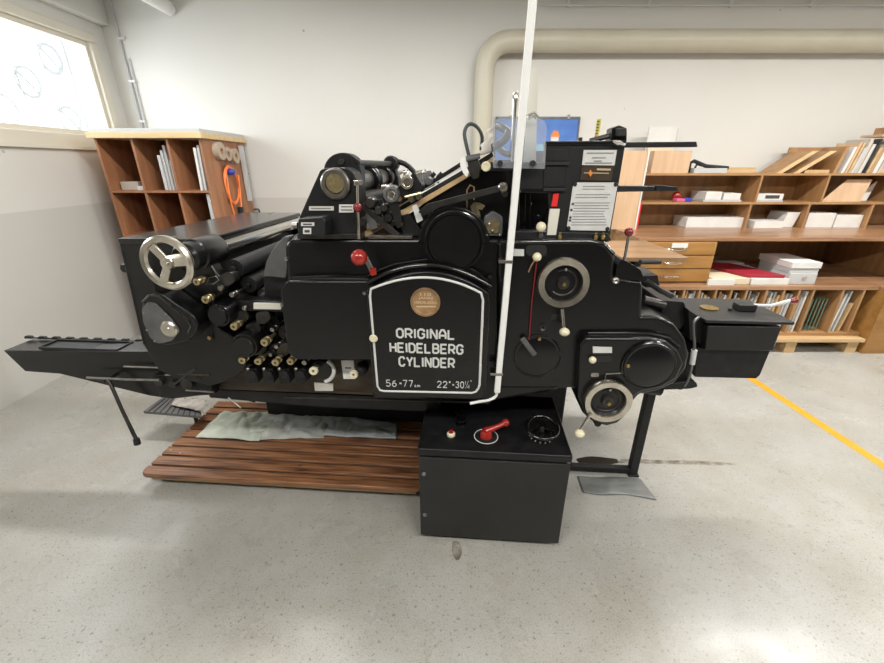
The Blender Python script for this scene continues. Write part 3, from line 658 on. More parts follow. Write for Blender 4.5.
# ---- right housing
C = [(497, 244), (500, 240), (594, 240), (607, 245), (616, 257), (614, 277), (641, 281), (644, 284), (642, 316), (659, 316), (675, 324), (686, 339), (690, 355), (687, 369), (676, 383), (660, 391), (640, 395), (634, 402), (628, 415), (618, 424), (607, 427), (594, 424), (583, 414), (577, 401), (575, 389), (497, 389)]
part('right_housing', mplate(C, -.035, .3), 'enamel', bevel=.02, seg=4)
part('rear_housing', mplate([(520, 244), (594, 243), (607, 260), (610, 372), (520, 372)], .3, .95), 'enamel_rough')
part('rear_arm_housing', mplate([(600, 288), (636, 288), (640, 322), (668, 330), (676, 350), (664, 376), (600, 376)], .3, .95), 'enamel_rough')
dcov = part('lower_right_cover', mplate([(580, 345), (586, 338), (650, 338), (666, 341), (679, 352), (684, 364), (677, 379), (662, 388), (642, 392), (634, 397), (630, 412), (618, 422), (607, 425), (594, 422), (583, 412), (577, 398)], -.085, -.03, 2), 'enamel', bevel=.012, seg=4)
part('cover_ridge', MB().tube([ML(*p, -.05) for p in [(580, 352), (582, 340), (588, 334), (620, 334), (650, 334), (668, 338), (679, 347)]], .008, 10), 'gloss', bevel=0)
disc('round_inspection_cover', 650, 367, 27, -.105, -.08)
disc('round_inspection_cover', 537, 357, 23.5, -.045, -.03)
for (x, y, yl) in ((628, 366, -.106), (539.5, 339, -.05)): part('brass_screw', MB().lathe(ML(x, y, yl), [(0, -.004), (.006, -.004), (.009, .004), (0, .004)], seg=16), 'brass', bevel=0)
# control wheels
def ctrl(cx, cy, ro, ri, yl, k0, k1, nm):
    c = ML(cx, cy, yl); Ro = R(ro, cx, cy, yl); Ri = R(ri, cx, cy, yl)
    wv = part(nm, MB().lathe(c, [(Ri, 0), (Ri+.003, -.006), (Ro-.004, -.008), (Ro, -.002), (Ro, .022), (Ri, .022), (Ri, 0)], seg=56), 'nickel', bevel=0)
    part('dial_recess', MB().lathe(c, [(0, .012), (Ri*.9, .012), (Ri, .004), (Ri, .02), (0, .022)], seg=48), 'enamel', wv, bevel=0)
    part('dial_hub', MB().lathe(c, [(0, -.012), (.006, -.012), (.008, -.004), (.022, -.002), (.026, .012), (0, .014)], seg=32), 'dark_metal', wv, bevel=0)
    part('dial_groove', MB().tube([c+Vector((math.cos(a)*Ri*.72, .010, math.sin(a)*Ri*.72)) for a in [PI*1.25+1.4*PI*i/24 for i in range(25)]], .0035, 6), 'dark_metal', wv, bevel=0)
    part('dial_screw', MB().ball(c+Vector((.004, .008, Ri*.75)), .006, 12), 'steel', wv, bevel=0)
    part('centre_nut', MB().cyl(c+Vector((0, -.018, 0)), .007, .01, seg=12), 'brass', wv, bevel=0)
    p = ML(*k0, yl-.01); q = ML(*k1, yl-.03)
    part('crank_arm', MB().tube([p, q], [.007, .006], 10), 'nickel', wv, bevel=0)
    part('crank_knob', MB().ball(q+Vector((0, -.01, 0)), R(5.2, *k1, yl-.03), 20, .8), 'ivory', wv, bevel=0)
ctrl(563.5, 283.5, 26.5, 18.5, -.062, (562, 309), (564, 331), 'control_wheel')
ctrl(608, 402, 24.5, 17.2, -.112, (591, 413), (579, 432), 'control_wheel')
# slot, lever, cord
part('lever_slot', mplate(circ(537, 250, 9, 24), -.037, -.03) if False else mplate(rnd([(526, 245), (547, 245), (547, 256), (526, 256)], 5), -.0375, -.03), 'rubber', bevel=0)
part('ivory_knob', MB().ball(ML(537, 257, -.06), .0165, 20), 'ivory', bevel=0)
part('knob_wire', MB().tube([ML(536, 258, -.05), ML(531, 266, -.05), ML(528.5, 272, -.04)], .003, 6), 'copper', bevel=0)
part('red_cord', MB().tube([ML(537, 258, -.05), ML(532, 300, -.045), ML(529, 340, -.05)], .0028, 6), 'darkred', bevel=0)
part('name_plate', mplate([(511, 249), (524, 249.5), (524, 256), (511, 256)], -.04, -.034), 'plate', bevel=0)
part('name_plate', mplate([(593, 347), (612, 347.5), (612, 353), (593, 353)], -.09, -.084), 'plate', bevel=0)
part('ivory_knob', MB().ball(ML(592.5, 360, -.1), .0145, 20), 'ivory', bevel=0)
part('cover_slot', mplate([(595, 356), (612, 356), (612, 362), (595, 362)], -.087, -.08, 3), 'rubber', bevel=0)
part('cover_slot', mplate([(591, 373), (599, 373), (599, 377), (591, 377)], -.088, -.08, 2), 'steel', bevel=0)
part('cover_hook', MB().tube([ML(605, 379, -.088), ML(606, 374, -.088), ML(621, 373, -.088)], .003, 6), 'steel', bevel=0)
part('grey_lever', MB().bar(ML(522, 338, -.055), ML(535, 355, -.055), .022, .012), 'greymetal')
part('bushing', MB().lathe(ML(543, 327.5, -.04), [(.006, 0), (.013, -.004), (.015, .006), (.006, .006), (.006, 0)], seg=20), 'dark_metal', bevel=0)
part('bushing', MB().cyl(ML(554, 317, -.037), .013, .006), 'rubber', bevel=0)
for (x, y) in ((490, 277), (489, 290), (488, 302)): part('hinge_screw', MB().lathe(ML(x, y, -.02), [(0, -.006), (.007, -.004), (.008, .01), (0, .01)], seg=14), 'dark_metal', bevel=0)
# ---- the door
def arcp(x0, y0, xm, ym, x1, y1, n=14):
    out = []
    for i in range(n+1):
        t = i/n; cx = 2*xm-(x0+x1)/2; cy = 2*ym-(y0+y1)/2; out.append(((1-t)**2*x0+2*t*(1-t)*cx+t*t*x1, (1-t)**2*y0+2*t*(1-t)*cy+t*t*y1))
    return out
DY = -.11
door = part('door', mplate(arcp(366, 291, 428, 271.5, 489, 293)+[(490, 304), (486, 392), (482, 398), (477, 400), (378, 397), (373, 392)], DY, 0), 'enamel', bevel=.008, seg=3)
trim = arcp(371, 289, 427, 277.5, 481, 293)+rnd([(483, 300), (479.5, 385)], 0) + [(478.5, 388), (476, 391.5), (472, 392.8), (384, 391), (380, 390), (377.5, 386), (370, 296)]
q = [ML(x, y, DY) for x, y in trim]
part('silver_trim', MB().tube(q, .0048, 8, True), 'offwhite', door, bevel=0, label='silver trim line')
part('door_arch_rim', MB().tube([ML(*p, -.07) for p in arcp(368, 283, 429, 265.5, 491, 287)], .010, 12), 'gloss', bevel=0)
part('door_knob', MB().lathe(ML(374, 337.5, DY), [(0, -.016), (.014, -.015), (.017, -.010), (.012, 0), (0, 0)], seg=24), 'ivory', door, bevel=0, label='pale round knob')
for y in (315, 365): part('hinge', MB().tube([ML(482.5-(y-315)*.04, y, DY-.003), ML(482-(y-315)*.04, y+12, DY-.003)], .005, 10), 'offwhite', door, bevel=0)
mc = ML(425.5, 302, DY); mr = R(15, 425, 302, DY)
med = part('medal', MB().lathe(mc, [(0, -.006), (mr*.78, -.006), (mr*.82, -.009), (mr*.98, -.008), (mr, -.003), (mr, .002), (0, .002)], seg=48), 'copper', door, bevel=0, label='round copper medal')
def words_on(s, px0, px1, pyc, hpx, yl, m='letter', bold=.0, depth=.0015, parent=None, name='lettering', label=None):
    a = ML(px0, pyc, yl); c = ML(px1, pyc, yl); h = (ML((px0+px1)/2, pyc-hpx/2, yl)-ML((px0+px1)/2, pyc+hpx/2, yl)).length
    mb = text_mesh(s, (c-a).length, h, depth, bold); move(mb, (a+c)/2); return part(name, mb, m, parent or door, bevel=0, label=label, smooth=False)
# lettering drawn as rounded strokes
GL = {
 'O': [[(.3, 0), (.7, 0), (1, .2), (1, .8), (.7, 1), (.3, 1), (0, .8), (0, .2), (.3, 0)]],
 'R': [[(0, 0), (0, 1), (.7, 1), (1, .82), (1, .6), (.7, .42), (0, .42)], [(.5, .42), (1, 0)]],
 'I': [[(.5, 0), (.5, 1)]],
 'G': [[(1, .75), (.95, .9), (.7, 1), (.3, 1), (0, .8), (0, .2), (.3, 0), (.7, 0), (1, .18), (1, .48), (.6, .48)]],
 'N': [[(0, 0), (0, 1), (.08, 1), (.92, 0), (1, 0), (1, 1)]],
 'A': [[(0, 0), (0, .6), (.3, 1), (.7, 1), (1, .6), (1, 0)], [(0, .36), (1, .36)]],
 'L': [[(0, 1), (0, 0), (.95, 0)]],
 'H': [[(0, 0), (0, 1)], [(1, 0), (1, 1)], [(0, .5), (1, .5)]],
 'E': [[(1, 0), (0, 0), (0, 1), (1, 1)], [(0, .5), (.85, .5)]],
 'D': [[(0, 0), (0, 1), (.65, 1), (1, .78), (1, .22), (.65, 0), (0, 0)]],
 'B': [[(0, 0), (0, 1), (.7, 1), (.95, .85), (.95, .65), (.7, .52), (0, .52)], [(.7, .52), (1, .36), (1, .16), (.7, 0), (0, 0)]],
 'C': [[(1, .78), (.75, 1), (.3, 1), (0, .8), (0, .2), (.3, 0), (.75, 0), (1, .22)]],
 'Y': [[(0, 1), (.5, .45), (.5, 0)], [(1, 1), (.5, .45)]],
 'J': [[(.9, 1), (.9, .2), (.6, 0), (.25, 0), (0, .2)]],
 '5': [[(.95, 1), (.1, 1), (.05, .55), (.65, .6), (1, .4), (1, .2), (.65, 0), (.2, 0), (0, .12)]],
 '6': [[(.85, .95), (.3, .8), (0, .4), (0, .2), (.3, 0), (.7, 0), (1, .2), (1, .38), (.7, .55), (.3, .55), (.05, .4)]],
 '7': [[(0, 1), (1, 1), (.35, 0)]],
 '2': [[(0, .78), (.25, 1), (.75, 1), (1, .8), (.95, .6), (0, 0), (1, 0)]],
 '3': [[(.05, .85), (.3, 1), (.7, 1), (.95, .8), (.7, .54), (.4, .54)], [(.7, .54), (1, .3), (.75, 0), (.25, 0), (0, .15)]],
 '0': [[(.3, 0), (.7, 0), (1, .2), (1, .8), (.7, 1), (.3, 1), (0, .8), (0, .2), (.3, 0)]],
 '1': [[(.3, .75), (.6, 1), (.6, 0)]], '4': [[(.75, 0), (.75, 1), (0, .3), (1, .3)]],
 '/': [[(0, -.1), (1, 1.1)]], '"': [[(.3, 1.05), (.3, .8)], [(.7, 1.05), (.7, .8)]],
 'x': [[(.1, .3), (.9, .75)], [(.1, .75), (.9, .3)]], 'c': [[(.9, .4), (.5, .5), (.1, .25), (.5, 0), (.9, .1)]],
 'm': [[(0, 0), (0, .5), (.5, .45), (.5, 0)], [(.5, .45), (1, .45), (1, 0)]]}
def strokes(s, px0, px1, pyc, hpx, yl, sw, widths={}, gap=.32, m='letter', parent=door, name='lettering'):
    a = ML(px0, pyc, yl); c = ML(px1, pyc, yl); W = (c-a).length; mid = (px0+px1)/2
    H = (ML(mid, pyc-hpx/2, yl)-ML(mid, pyc+hpx/2, yl)).length-sw; W -= sw
    ws = [widths.get(ch, .72) for ch in s]; k = W/(sum(ws)+gap*(len(s)-1))
    mb = MB(); x = a.x+sw/2; zb = a.z-H/2
    for ch, wd in zip(s, ws):
        cw = wd*k; sy = 1.0
        if ch in GL:
            for st in GL[ch]:
                pts = [Vector((x+p[0]*cw, yl, zb+p[1]*H)) for p in st]
                for p, q in zip(pts, pts[1:]): mb.bar(p, q, sw, .003)
                for p in pts[1:-1]: mb.cyl(p+Vector((0, -.0016, 0)), sw/2, .003, seg=10)
        x += cw+gap*k
    part(name, mb, m, parent, bevel=0, smooth=False)
yl = DY-.0006
strokes('ORIGINAL', 396, 455.5, 333, 10.3, yl, .0072, {'I': .12})
strokes('HEIDELBERG', 389.5, 463.5, 347.2, 10.3, yl, .0072, {'I': .12})
strokes('CYLINDER', 398.5, 455, 361.3, 10.3, yl, .0072, {'I': .12})
strokes('56', 386, 396.5, 383, 6.8, yl, .003, gap=.4); strokes('x', 399, 402, 383.3, 3.5, yl, .003)
strokes('77', 402.8, 413, 383.3, 6.8, yl, .003, gap=.4); strokes('cm', 414, 420, 385, 4, yl, .0018, gap=.3)
strokes('22"', 437, 451, 384.2, 6.6, yl, .003, {'"': .35}, gap=.35); strokes('x', 452, 454.5, 384.8, 3.2, yl, .003)
strokes('30', 455.5, 464, 384.6, 6.6, yl, .003, gap=.4); strokes('1', 464.6, 466.3, 382.9, 3.4, yl, .0013); strokes('/', 465.6, 468.4, 384.6, 6.4, yl, .0012); strokes('4', 467.4, 469.6, 386.6, 3.4, yl, .0013); strokes('"', 470, 471.8, 383.5, 6.4, yl, .0013)
words_on('110', 420, 431, 294.5, 3.2, DY-.0065, 'medal_gold', .02, .001, med)
words_on('JAHRE', 418.5, 433, 298.6, 2.8, DY-.0065, 'medal_gold', .02, .001, med)
words_on('HEIDELBERG', 414.5, 437, 302.6, 2.6, DY-.0065, 'medal_gold', .02, .001, med)
part('medal_bar', mplate([(416, 306), (436, 306), (436, 307.4), (416, 307.4)], DY-.0075, DY-.006), 'medal_gold', med, bevel=0)
b = MB()
for k in range(40):
    a = 2*PI*k/40; b.cyl(mc+Vector((math.cos(a)*mr*.9, -.0105, math.sin(a)*mr*.9)), .0014, .002, seg=6)
part('medal_beading', b, 'ink', med, bevel=0)
for (x, y) in ((364.5, 293), (286.5, 259), (282, 305)): part('cover_screw', MB().lathe(ML(x, y, -.07 if x != 286.5 else -.003), [(0, -.006), (.007, -.004), (.008, .01), (0, .01)], seg=14), 'steel', bevel=0)
# red ball lever
p = ML(359, 257.5, -.12)
lv = part('shift_lever', MB().bar(ML(363, 252, -.08), ML(374.5, 275, -.08), .02, .014), 'steel')
part('red_ball', MB().ball(p, R(8.2, 359, 257, -.12), 28), 'red', lv, bevel=0)
part('lever_label', MB().box(ML(370, 275, -.0885), ML(376, 268, -.087)), 'red', lv, bevel=0)
# ---- ink unit, left
INK = [(119, 242), (165, 238), (192, 243), (205, 256), (215, 272), (228, 285), (214, 300), (218, 328), (232, 336), (247, 358), (246, 366), (235, 378), (212, 386), (176, 379), (158, 370), (143, 345)]
part('ink_side_frame', mplate(INK, 0, .06), 'enamel', bevel=.008, seg=3)
b = MB().poly([Vector((v.x, .90, v.z)) for v in [ML(x, y, 0) for x, y in INK]], (0, .06, 0)); part('ink_side_frame', b, 'enamel', bevel=.006)
a0 = ML(119, 241, 0); a1 = ML(203, 237, 0)
part('ink_top_cover', MB().box((a0.x, -.01, a0.z-.012), (a1.x, .97, a0.z+.012)), 'semigloss', bevel=.008)
part('ink_end_panel', MB().poly([ML(119, 243, 0), ML(143, 345, 0), ML(147, 345, 0), ML(123, 243, 0)], (0, .95, 0)), 'enamel', bevel=.003)
part('ink_inner_panel', MB().poly([ML(150, 252, .0), ML(196, 252, .0), ML(214, 300, .0), ML(216, 340, 0), ML(160, 340, 0)], (0, .9, 0)), 'enamel_rough', bevel=.004)
# ink rollers: cylinders running from front frame to back frame
def roller(cx, cy, yl, rad, m, y1=.9, name='ink_roller', cap=True, **k):
    c = ML(cx, cy, yl); return part(name, MB().lathe(c, [(0, 0), (rad*.35, 0), (rad*.35, .02), (rad, .02), (rad, y1-yl-.02), (rad*.35, y1-yl-.02), (rad*.35, y1-yl), (0, y1-yl)], seg=32), m, bevel=0, **k)
wc = ML(200, 253, .0)
part('duct_end_housing', MB().lathe((wc.x, -.10, wc.z), [(0, 0), (.045, 0), (.055, .012), (.055, .06), (.062, .065), (.062, .20), (.05, .22), (0, .22)], seg=36), 'enamel', bevel=0)
part('duct_roller', MB().cyl((wc.x+.01, .10, wc.z-.002), .036, .84), 'chrome', bevel=0)
roller(232, 270, .03, .040, 'enamel_rough'); roller(246, 286, .06, .036, 'enamel_rough'); roller(262, 296, .1, .03, 'greymetal')
roller(222, 316, -.03, .042, 'enamel_rough'); roller(247, 344, -.03, .050, 'enamel_rough'); roller(268, 325, .05, .045, 'enamel_rough')
roller(236, 300, .04, .030, 'dark_metal'); roller(285, 335, .05, .04, 'dark_metal'); roller(275, 352, .06, .035, 'enamel_rough')
def capend(cx, cy, rpx, yl=-.05):
    r = R(rpx, cx, cy, yl); c = ML(cx, cy, yl)
    part('roller_end_cap', MB().lathe(c, [(0, 0), (r*.72, 0), (r*.8, .006), (r*.82, .012), (r*.95, .012), (r, .02), (r, .10), (0, .10)], seg=32), 'enamel', bevel=0)
capend(217, 317, 11.5, -.07); capend(243, 347, 13, -.07)
# brass roller ends: a knob, a neck and a shaft
def bknob(cx, cy, rpx=4, yl=-.05, m='brass', ln=.10):
    r = R(rpx*.9, cx, cy, yl); c = ML(cx, cy, yl)
    k = part('roller_knob', MB().lathe(c, [(0, .003), (r*.3, .003), (r*.35, 0), (r*.85, 0), (r, .004), (r, .018), (r*.7, .02), (r*.7, .03), (r*.9, .032), (r*.9, .045), (r*.5, .048), (r*.42, ln), (0, ln)], seg=22), m, bevel=0)
    if m == 'oldbrass': part('knob_centre', MB().cyl(c+Vector((0, .0015, 0)), r*.28, .004, seg=12), 'ink', k, bevel=0)
    return k
for (x, y, r) in ((205, 300, 4.5), (233.5, 327, 4.5), (264, 343, 4.6), (196, 282, 4.2), (241.5, 361, 4.2), (257.5, 362, 4.2), (275, 363, 4.3), (290, 362, 4.2)):
    bknob(x, y, r, -.06, 'oldbrass')
for (x, y, r) in ((220, 288.5, 3), (231.5, 295, 3), (244, 308.5, 2.6), (272, 330, 2.6), (276, 347, 2.6), (270, 355, 2.4), (304, 363, 3)):
    bknob(x, y, r, -.02, 'steel', .14)
for x in (248, 264, 279.5, 296): part('socket_pin', MB().ball(ML(x, 368.7, -.035), .0085, 14), 'steel', bevel=0)
bknob(209, 338.3, 2.3, -.012, 'brass', .02)
for (x) in (252, 268, 284, 300): part('roller_socket', addplate(MB().cyl(ML(x, 375, -.04), .018, .05, seg=18), [(x-6, 369), (x+5, 369), (x+6, 384), (x-5, 384)], -.02, .06, 2), 'enamel_rough' if x != 268 else 'enamel_rough', bevel=.003)
for (x, y) in ((214, 292), (226, 280), (240, 318), (252, 330), (262, 318), (258, 349), (283, 350)):
    part('roller_bracket', mplate([(x-7, y-5), (x+6, y-8), (x+9, y+1), (x+2, y+7), (x-6, y+6)], .0, .05, 3), 'dark_metal', bevel=.004)
part('roller_strap', MB().tube([ML(206, 284, -.02), ML(209, 278, -.01), ML(216, 276, .0), ML(219, 280, 0), ML(213, 284, -.01), ML(206, 284, -.02)][:-1], .003, 6, True), 'steel', bevel=0)
part('bracket_bar', mplate([(238, 300), (284, 302), (284, 312), (238, 311)], -.005, .06, 2), 'enamel', bevel=.004)
part('name_plate', mplate([(253.5, 303), (281, 303.5), (281, 309.5), (253.5, 309)], -.012, -.006), 'label', bevel=0)
part('grey_guard_plate', mplate([(266, 262), (272, 251), (283, 237), (290, 236), (286, 278), (263, 276)], .02, .06, 2), 'greymetal', bevel=.003)
part('lower_ink_frame', mplate([(262, 276), (290, 276), (292, 302), (266, 300)], .06, .5), 'enamel_rough')
part('ink_core', mplate([(226, 315), (300, 305), (330, 358), (310, 366), (240, 366)], .22, .85), 'enamel_rough')
# handwheel
wy = -.185; wc2 = Vector((wc.x-.002, wy, wc.z)); wr = .098
hw = part('handwheel', MB().lathe(wc2, [(wr-.026, .0), (wr-.020, -.010), (wr-.006, -.013), (wr+.002, -.004), (wr+.002, .008), (wr-.006, .014), (wr-.022, .010), (wr-.026, .0)], seg=56), 'nickel', bevel=0)
for a in (math.radians(125), math.radians(245), math.radians(5)):
    d = Vector((math.cos(a), 0, math.sin(a))); part('spoke', MB().bar(wc2+d*.018+Vector((0, .004, 0)), wc2+d*(wr-.016), .030, .010), 'nickel', hw, bevel=.003)
part('wheel_hub', MB().lathe(wc2, [(0, -.014), (.009, -.014), (.010, -.008), (.022, -.007), (.026, .004), (.02, .10), (0, .10)], seg=28), 'nickel', hw, bevel=0)
# gear case
gc = part('gear_case', mplate([(141, 306), (146, 297), (153, 293), (162, 294), (193, 316), (198, 324), (196, 334), (188, 341), (166, 346), (155, 341), (145, 326)], -.10, 0, 4), 'enamel', bevel=.008, seg=3)
part('gear_case_rim', MB().tube([ML(*p, -.10) for p in [(143, 302), (150, 295), (160, 296), (188, 319), (191, 326), (188, 332)]], .006, 10), 'gloss', gc, bevel=0)
part('face_plate', mplate([(141.5, 309), (147, 302), (155, 303), (172, 320), (180, 331), (172, 341), (158, 344), (150, 338), (143, 322)], -.106, -.10, 3), 'greymetal', gc, bevel=.002)
part('polished_disc', MB().lathe(ML(169, 329, -.106), [(0, -.010), (.008, -.010), (.010, -.008), (.030, -.008), (.036, -.002), (.036, .0), (0, 0)], seg=36), 'nickel', gc, bevel=0)
for (x, y) in ((144, 313), (148, 304), (147, 330), (155, 341), (166, 314)): part('rivet', MB().lathe(ML(x, y, -.106), [(0, -.004), (.004, -.003), (.005, 0), (0, 0)], seg=10), 'steel', gc, bevel=0)
part('side_peg', MB().tube([ML(124, 268, .1), ML(130, 268, .1)], .02, 12), 'enamel', bevel=0)
# ---- left delivery trough
dl = part('delivery_trough', mplate([(3, 350.5), (158, 351.5), (215, 352), (215, 394), (172, 399), (150, 396), (60, 374), (25, 371.5)], .05, .19), 'enamel', bevel=.004)
top = ML(100, 351, .05).z
p0 = ML(38, 350, .05).x; p1 = ML(116, 350, .05).x; zt2 = top+.0
b = MB(); zz = ML(60, 351, .05).z+.001
b.box((p0, .06, zz), (p1, .15, zz+.004)); b.box((p0, .055, zz), (p1, .062, zz+.014)); b.box((p0, .148, zz), (p1, .155, zz+.014)); b.box((p0, .06, zz), (p0+.006, .15, zz+.014)); b.box((p1-.006, .06, zz), (p1, .15, zz+.014))
part('tool_tray', b, 'rubber', dl, bevel=.001)
b = MB(); x = ML(24, 340, .17).x; xe = ML(150, 340, .17).x; b.box((x, .175, zz), (xe, .183, zz+.006)); i = 0
while x < xe: b.poly([(x, .172, zz), (x+.05, .172, zz), (x+.04, .172, zz+.014), (x+.01, .172, zz+.014)], (0, .014, 0)); x += .075
part('toothed_rail', b, 'rubber', dl, bevel=.001)
part('bright_rail', MB().box((ML(118, 350, .1).x, .08, zz), (ML(160, 350, .1).x, .19, zz+.006)), 'steel', dl, bevel=.001)
part('rail_rod', MB().tube([ML(124, 366.5, .03), ML(166, 368, .03), ML(206, 369, .03)], .004, 8), 'steel', dl, bevel=0)
part('stop_rod', MB().tube([ML(164, 361, .02), ML(169, 373, .02)], .004, 8), 'steel', dl, bevel=0)
part('stop_foot', MB().bar(ML(166, 374, .02), ML(171, 374, .02), .008, .02), 'steel', dl, bevel=0)
part('slide_rod', MB().tube([ML(87, 377.5, .0), ML(128, 379.5, .0), ML(160, 380, .0)], .006, 10), 'steel', dl, bevel=0)
hl = part('drop_handle', MB().tube([ML(107, 379, .0), ML(111, 385, -.01), ML(122, 410, -.03), ML(136, 439, -.06)], [.010, .008, .008, .009], 12), 'dark_metal', bevel=0)
part('handle_end', MB().lathe(ML(137, 442, -.062), [(0, -.02), (.014, -.018), (.015, .012), (0, .014)], (0, -.1, -1), 14), 'rubber', hl, bevel=0)
part('handle_clamp', MB().box(ML(104, 383, -.012), ML(111, 376, .03)+Vector((0, .06, 0))), 'dark_metal', hl, bevel=.003)
# lower-left linkages
part('bracket_plate', mplate([(152, 375), (212, 377), (212, 395), (160, 398)], .02, .1, 2), 'enamel_rough', bevel=.004)
for (x, y, r) in ((158, 383, 4), (172, 385, 3.5), (186, 384, 6), (200, 377, 4)): part('linkage_boss', MB().cyl(ML(x, y, .0), R(r, x, y, 0), .06), 'dark_metal', bevel=.003)
part('linkage_rod', MB().tube([ML(186, 390, .0), ML(214, 392, .0)], .005, 8), 'steel', bevel=0)
part('linkage_rod', MB().tube([ML(172, 386, .0), ML(196, 368, .0)], .006, 8), 'dark_metal', bevel=0)
part('linkage_rod', MB().tube([ML(178, 374, .0), ML(210, 375, .0)], .005, 8), 'dirty', bevel=0)
part('brace_rod', MB().tube([ML(228, 398, .1), ML(241, 408, .1)], .005, 8), 'steel', bevel=0)
# lower controls beside the door
part('scale_arc', MB().tube([ML(325+12*math.cos(a)*1.0-3, 371+11*math.sin(a), .02) for a in [-1.1+2.4*i/16 for i in range(17)]], .009, 8), 'offwhite', bevel=0)
part('scale_disc', MB().cyl(ML(321, 370, .03), R(10, 321, 370, .03), .05), 'enamel', bevel=.003)
part('scale_knob', MB().lathe(ML(313, 371.5, -.02), [(.006, .002), (.010, 0), (.018, .0), (.020, .005), (.020, .014), (.008, .016), (.008, .06), (0, .06)], seg=24), 'ivory', bevel=0)
part('oil_card', mplate([(341, 360.5), (353.5, 360.5), (355, 379), (343.5, 379)], .054, .06), 'white', bevel=0)
b = MB(); addplate(b, [(345, 367.5), (351, 367.5), (351, 368.6), (345, 368.6)], .0525, .054); part('card_print', b, 'ink', bevel=0)
part('oil_knob', MB().lathe(ML(353.5, 374.8, -.01), [(.005, .0), (.018, -.002), (.020, .004), (.020, .01), (.008, .014), (.008, .07), (0, .07)], seg=24), 'ivory', bevel=0)
part('oil_fitting', MB().ball(ML(362, 368, .03), .03, 16), 'rubber', bevel=0)
part('stamped_plate', mplate([(314, 383), (333, 384), (333, 391), (315, 391)], .052, .058), 'label', bevel=0)
# ---- upper left stand
ST = [(299, 217), (320, 170), (325, 168), (346, 167.5), (353, 172), (359, 186), (361, 236), (298, 236)]
stnd = part('roller_stand', mplate(ST, 0, .10, 2), 'enamel_rough', bevel=.006, seg=3)
b = MB().poly([Vector((v.x, .84, v.z)) for v in [ML(x, y, 0) for x, y in ST]], (0, .08, 0)); part('roller_stand', b, 'enamel_rough', bevel=.005)
part('stand_foot', mplate([(297, 234), (362, 234), (362, 239), (297, 239)], -.006, .93), 'dark_metal', bevel=.002)
part('gear_guard', mplate(circ(342, 171, 18.5, 28, PI, 2*PI)+[(361, 171), (361, 200), (324, 200)], .10, .17), 'enamel_rough', bevel=.004)
part('guard_bolt', MB().cyl(ML(341, 162, .09), .012, .015), 'dark_metal', bevel=.002)
part('bearing_ring', MB().lathe(ML(335, 184, -.012), [(0, .003), (R(9, 335, 184, 0), .003), (R(9.5, 335, 184, 0), -.006), (R(13, 335, 184, 0), -.006), (R(14.5, 335, 184, 0), .0), (R(15, 335, 184, 0), .02), (0, .02)], seg=40), 'steel', bevel=0)
part('bearing_disc', MB().lathe(ML(335, 183, -.016), [(0, -.002), (.003, -.002), (.004, 0), (R(9, 335, 184, 0), 0), (R(10, 335, 184, 0), .008), (0, .01)], seg=36), 'oldbrass', bevel=0)
part('name_plate', mplate([(309, 206.3), (333.5, 206.3), (333.5, 210.5), (309, 210.5)], -.004, .001), 'label', bevel=0)
b = MB(); addplate(b, [(311, 207.8), (331, 207.8), (331, 209), (311, 209)], -.005, -.004); part('plate_print', b, 'faintink', bevel=0)
part('name_plate', mplate([(339, 204.5), (353.5, 204.5), (353.5, 212.5), (339, 212.5)], -.004, .001), 'paper', bevel=0)
b = MB()
for y in (206.3, 209.5): addplate(b, [(341, y), (352, y), (352, y+1), (341, y+1)], -.005, -.004)
part('plate_print', b, 'ink', bevel=0)
cb = part('counter_box', mplate([(298, 219), (322, 217), (325, 222), (325, 236), (298, 236)], -.09, 0, 1.5), 'satin', bevel=.004)
part('counter_window', mplate([(301, 222.5), (314, 222.5), (314, 226), (301, 226)], -.093, -.088), 'paper', cb, bevel=0)
part('counter_window', mplate([(303, 228), (311, 228), (311, 234), (303, 234)], -.093, -.088), 'paper', cb, bevel=0)
b = MB(); addplate(b, [(303, 223.6), (312, 223.6), (312, 225), (303, 225)], -.0945, -.093); addplate(b, [(304.5, 230), (309.5, 230), (309.5, 232.5), (304.5, 232.5)], -.0945, -.093); part('counter_digits', b, 'ink', cb, bevel=0)
part('counter_knob', MB().tube([ML(293, 225.5, -.06), ML(298, 225.5, -.06)], .012, 12), 'steel', cb, bevel=0)
part('control_rod', MB().tube([ML(357.5, 184, -.03), ML(358, 210, -.03), ML(359, 239, -.03)], .005, 10), 'nickel', bevel=0)
part('rod_bracket', MB().box(ML(354, 186, -.04), ML(361, 180, .0)+Vector((0, .02, 0))), 'nickel', bevel=.003)
part('red_rod_knob', MB().ball(ML(357.5, 207.5, -.035), .017, 18), 'darkred', bevel=0)
for (cx, cy, r, m, nm) in ((357, 163, .012, 'dark_metal', 'cross_rod'), (350, 182, .042, 'steel', 'cross_tube'), (360, 200, .03, 'dark_metal', 'cross_rod'), (375, 215, .028, 'dark_metal', 'cross_rod'), (385, 200, .02, 'dark_metal', 'cross_rod')):
    c = ML(cx, cy, .1); part(nm, MB().cyl((c.x, .1, c.z), r, .78), m, bevel=0)
c = ML(350, 182, .1)
for yy in (.34, .40, .66): part('tube_collar', MB().lathe((c.x, yy, c.z), [(.03, 0), (.058, 0), (.062, .006), (.062, .03), (.03, .035)], seg=32), 'enamel', bevel=0)
c2 = ML(357, 163, .1)
part('rod_collar', MB().lathe((c2.x, .76, c2.z), [(0, 0), (.034, 0), (.040, .01), (.040, .04), (.028, .05), (.038, .06), (.038, .09), (0, .10)], seg=28), 'enamel_rough', bevel=0)
part('guard_arch', MB().tube([Vector((c.x+.0+.13*math.cos(a)+.05, .80, c.z-.05+.13*math.sin(a))) for a in [PI*(1-i/14) for i in range(15)]], .014, 8), 'enamel_rough', bevel=0)
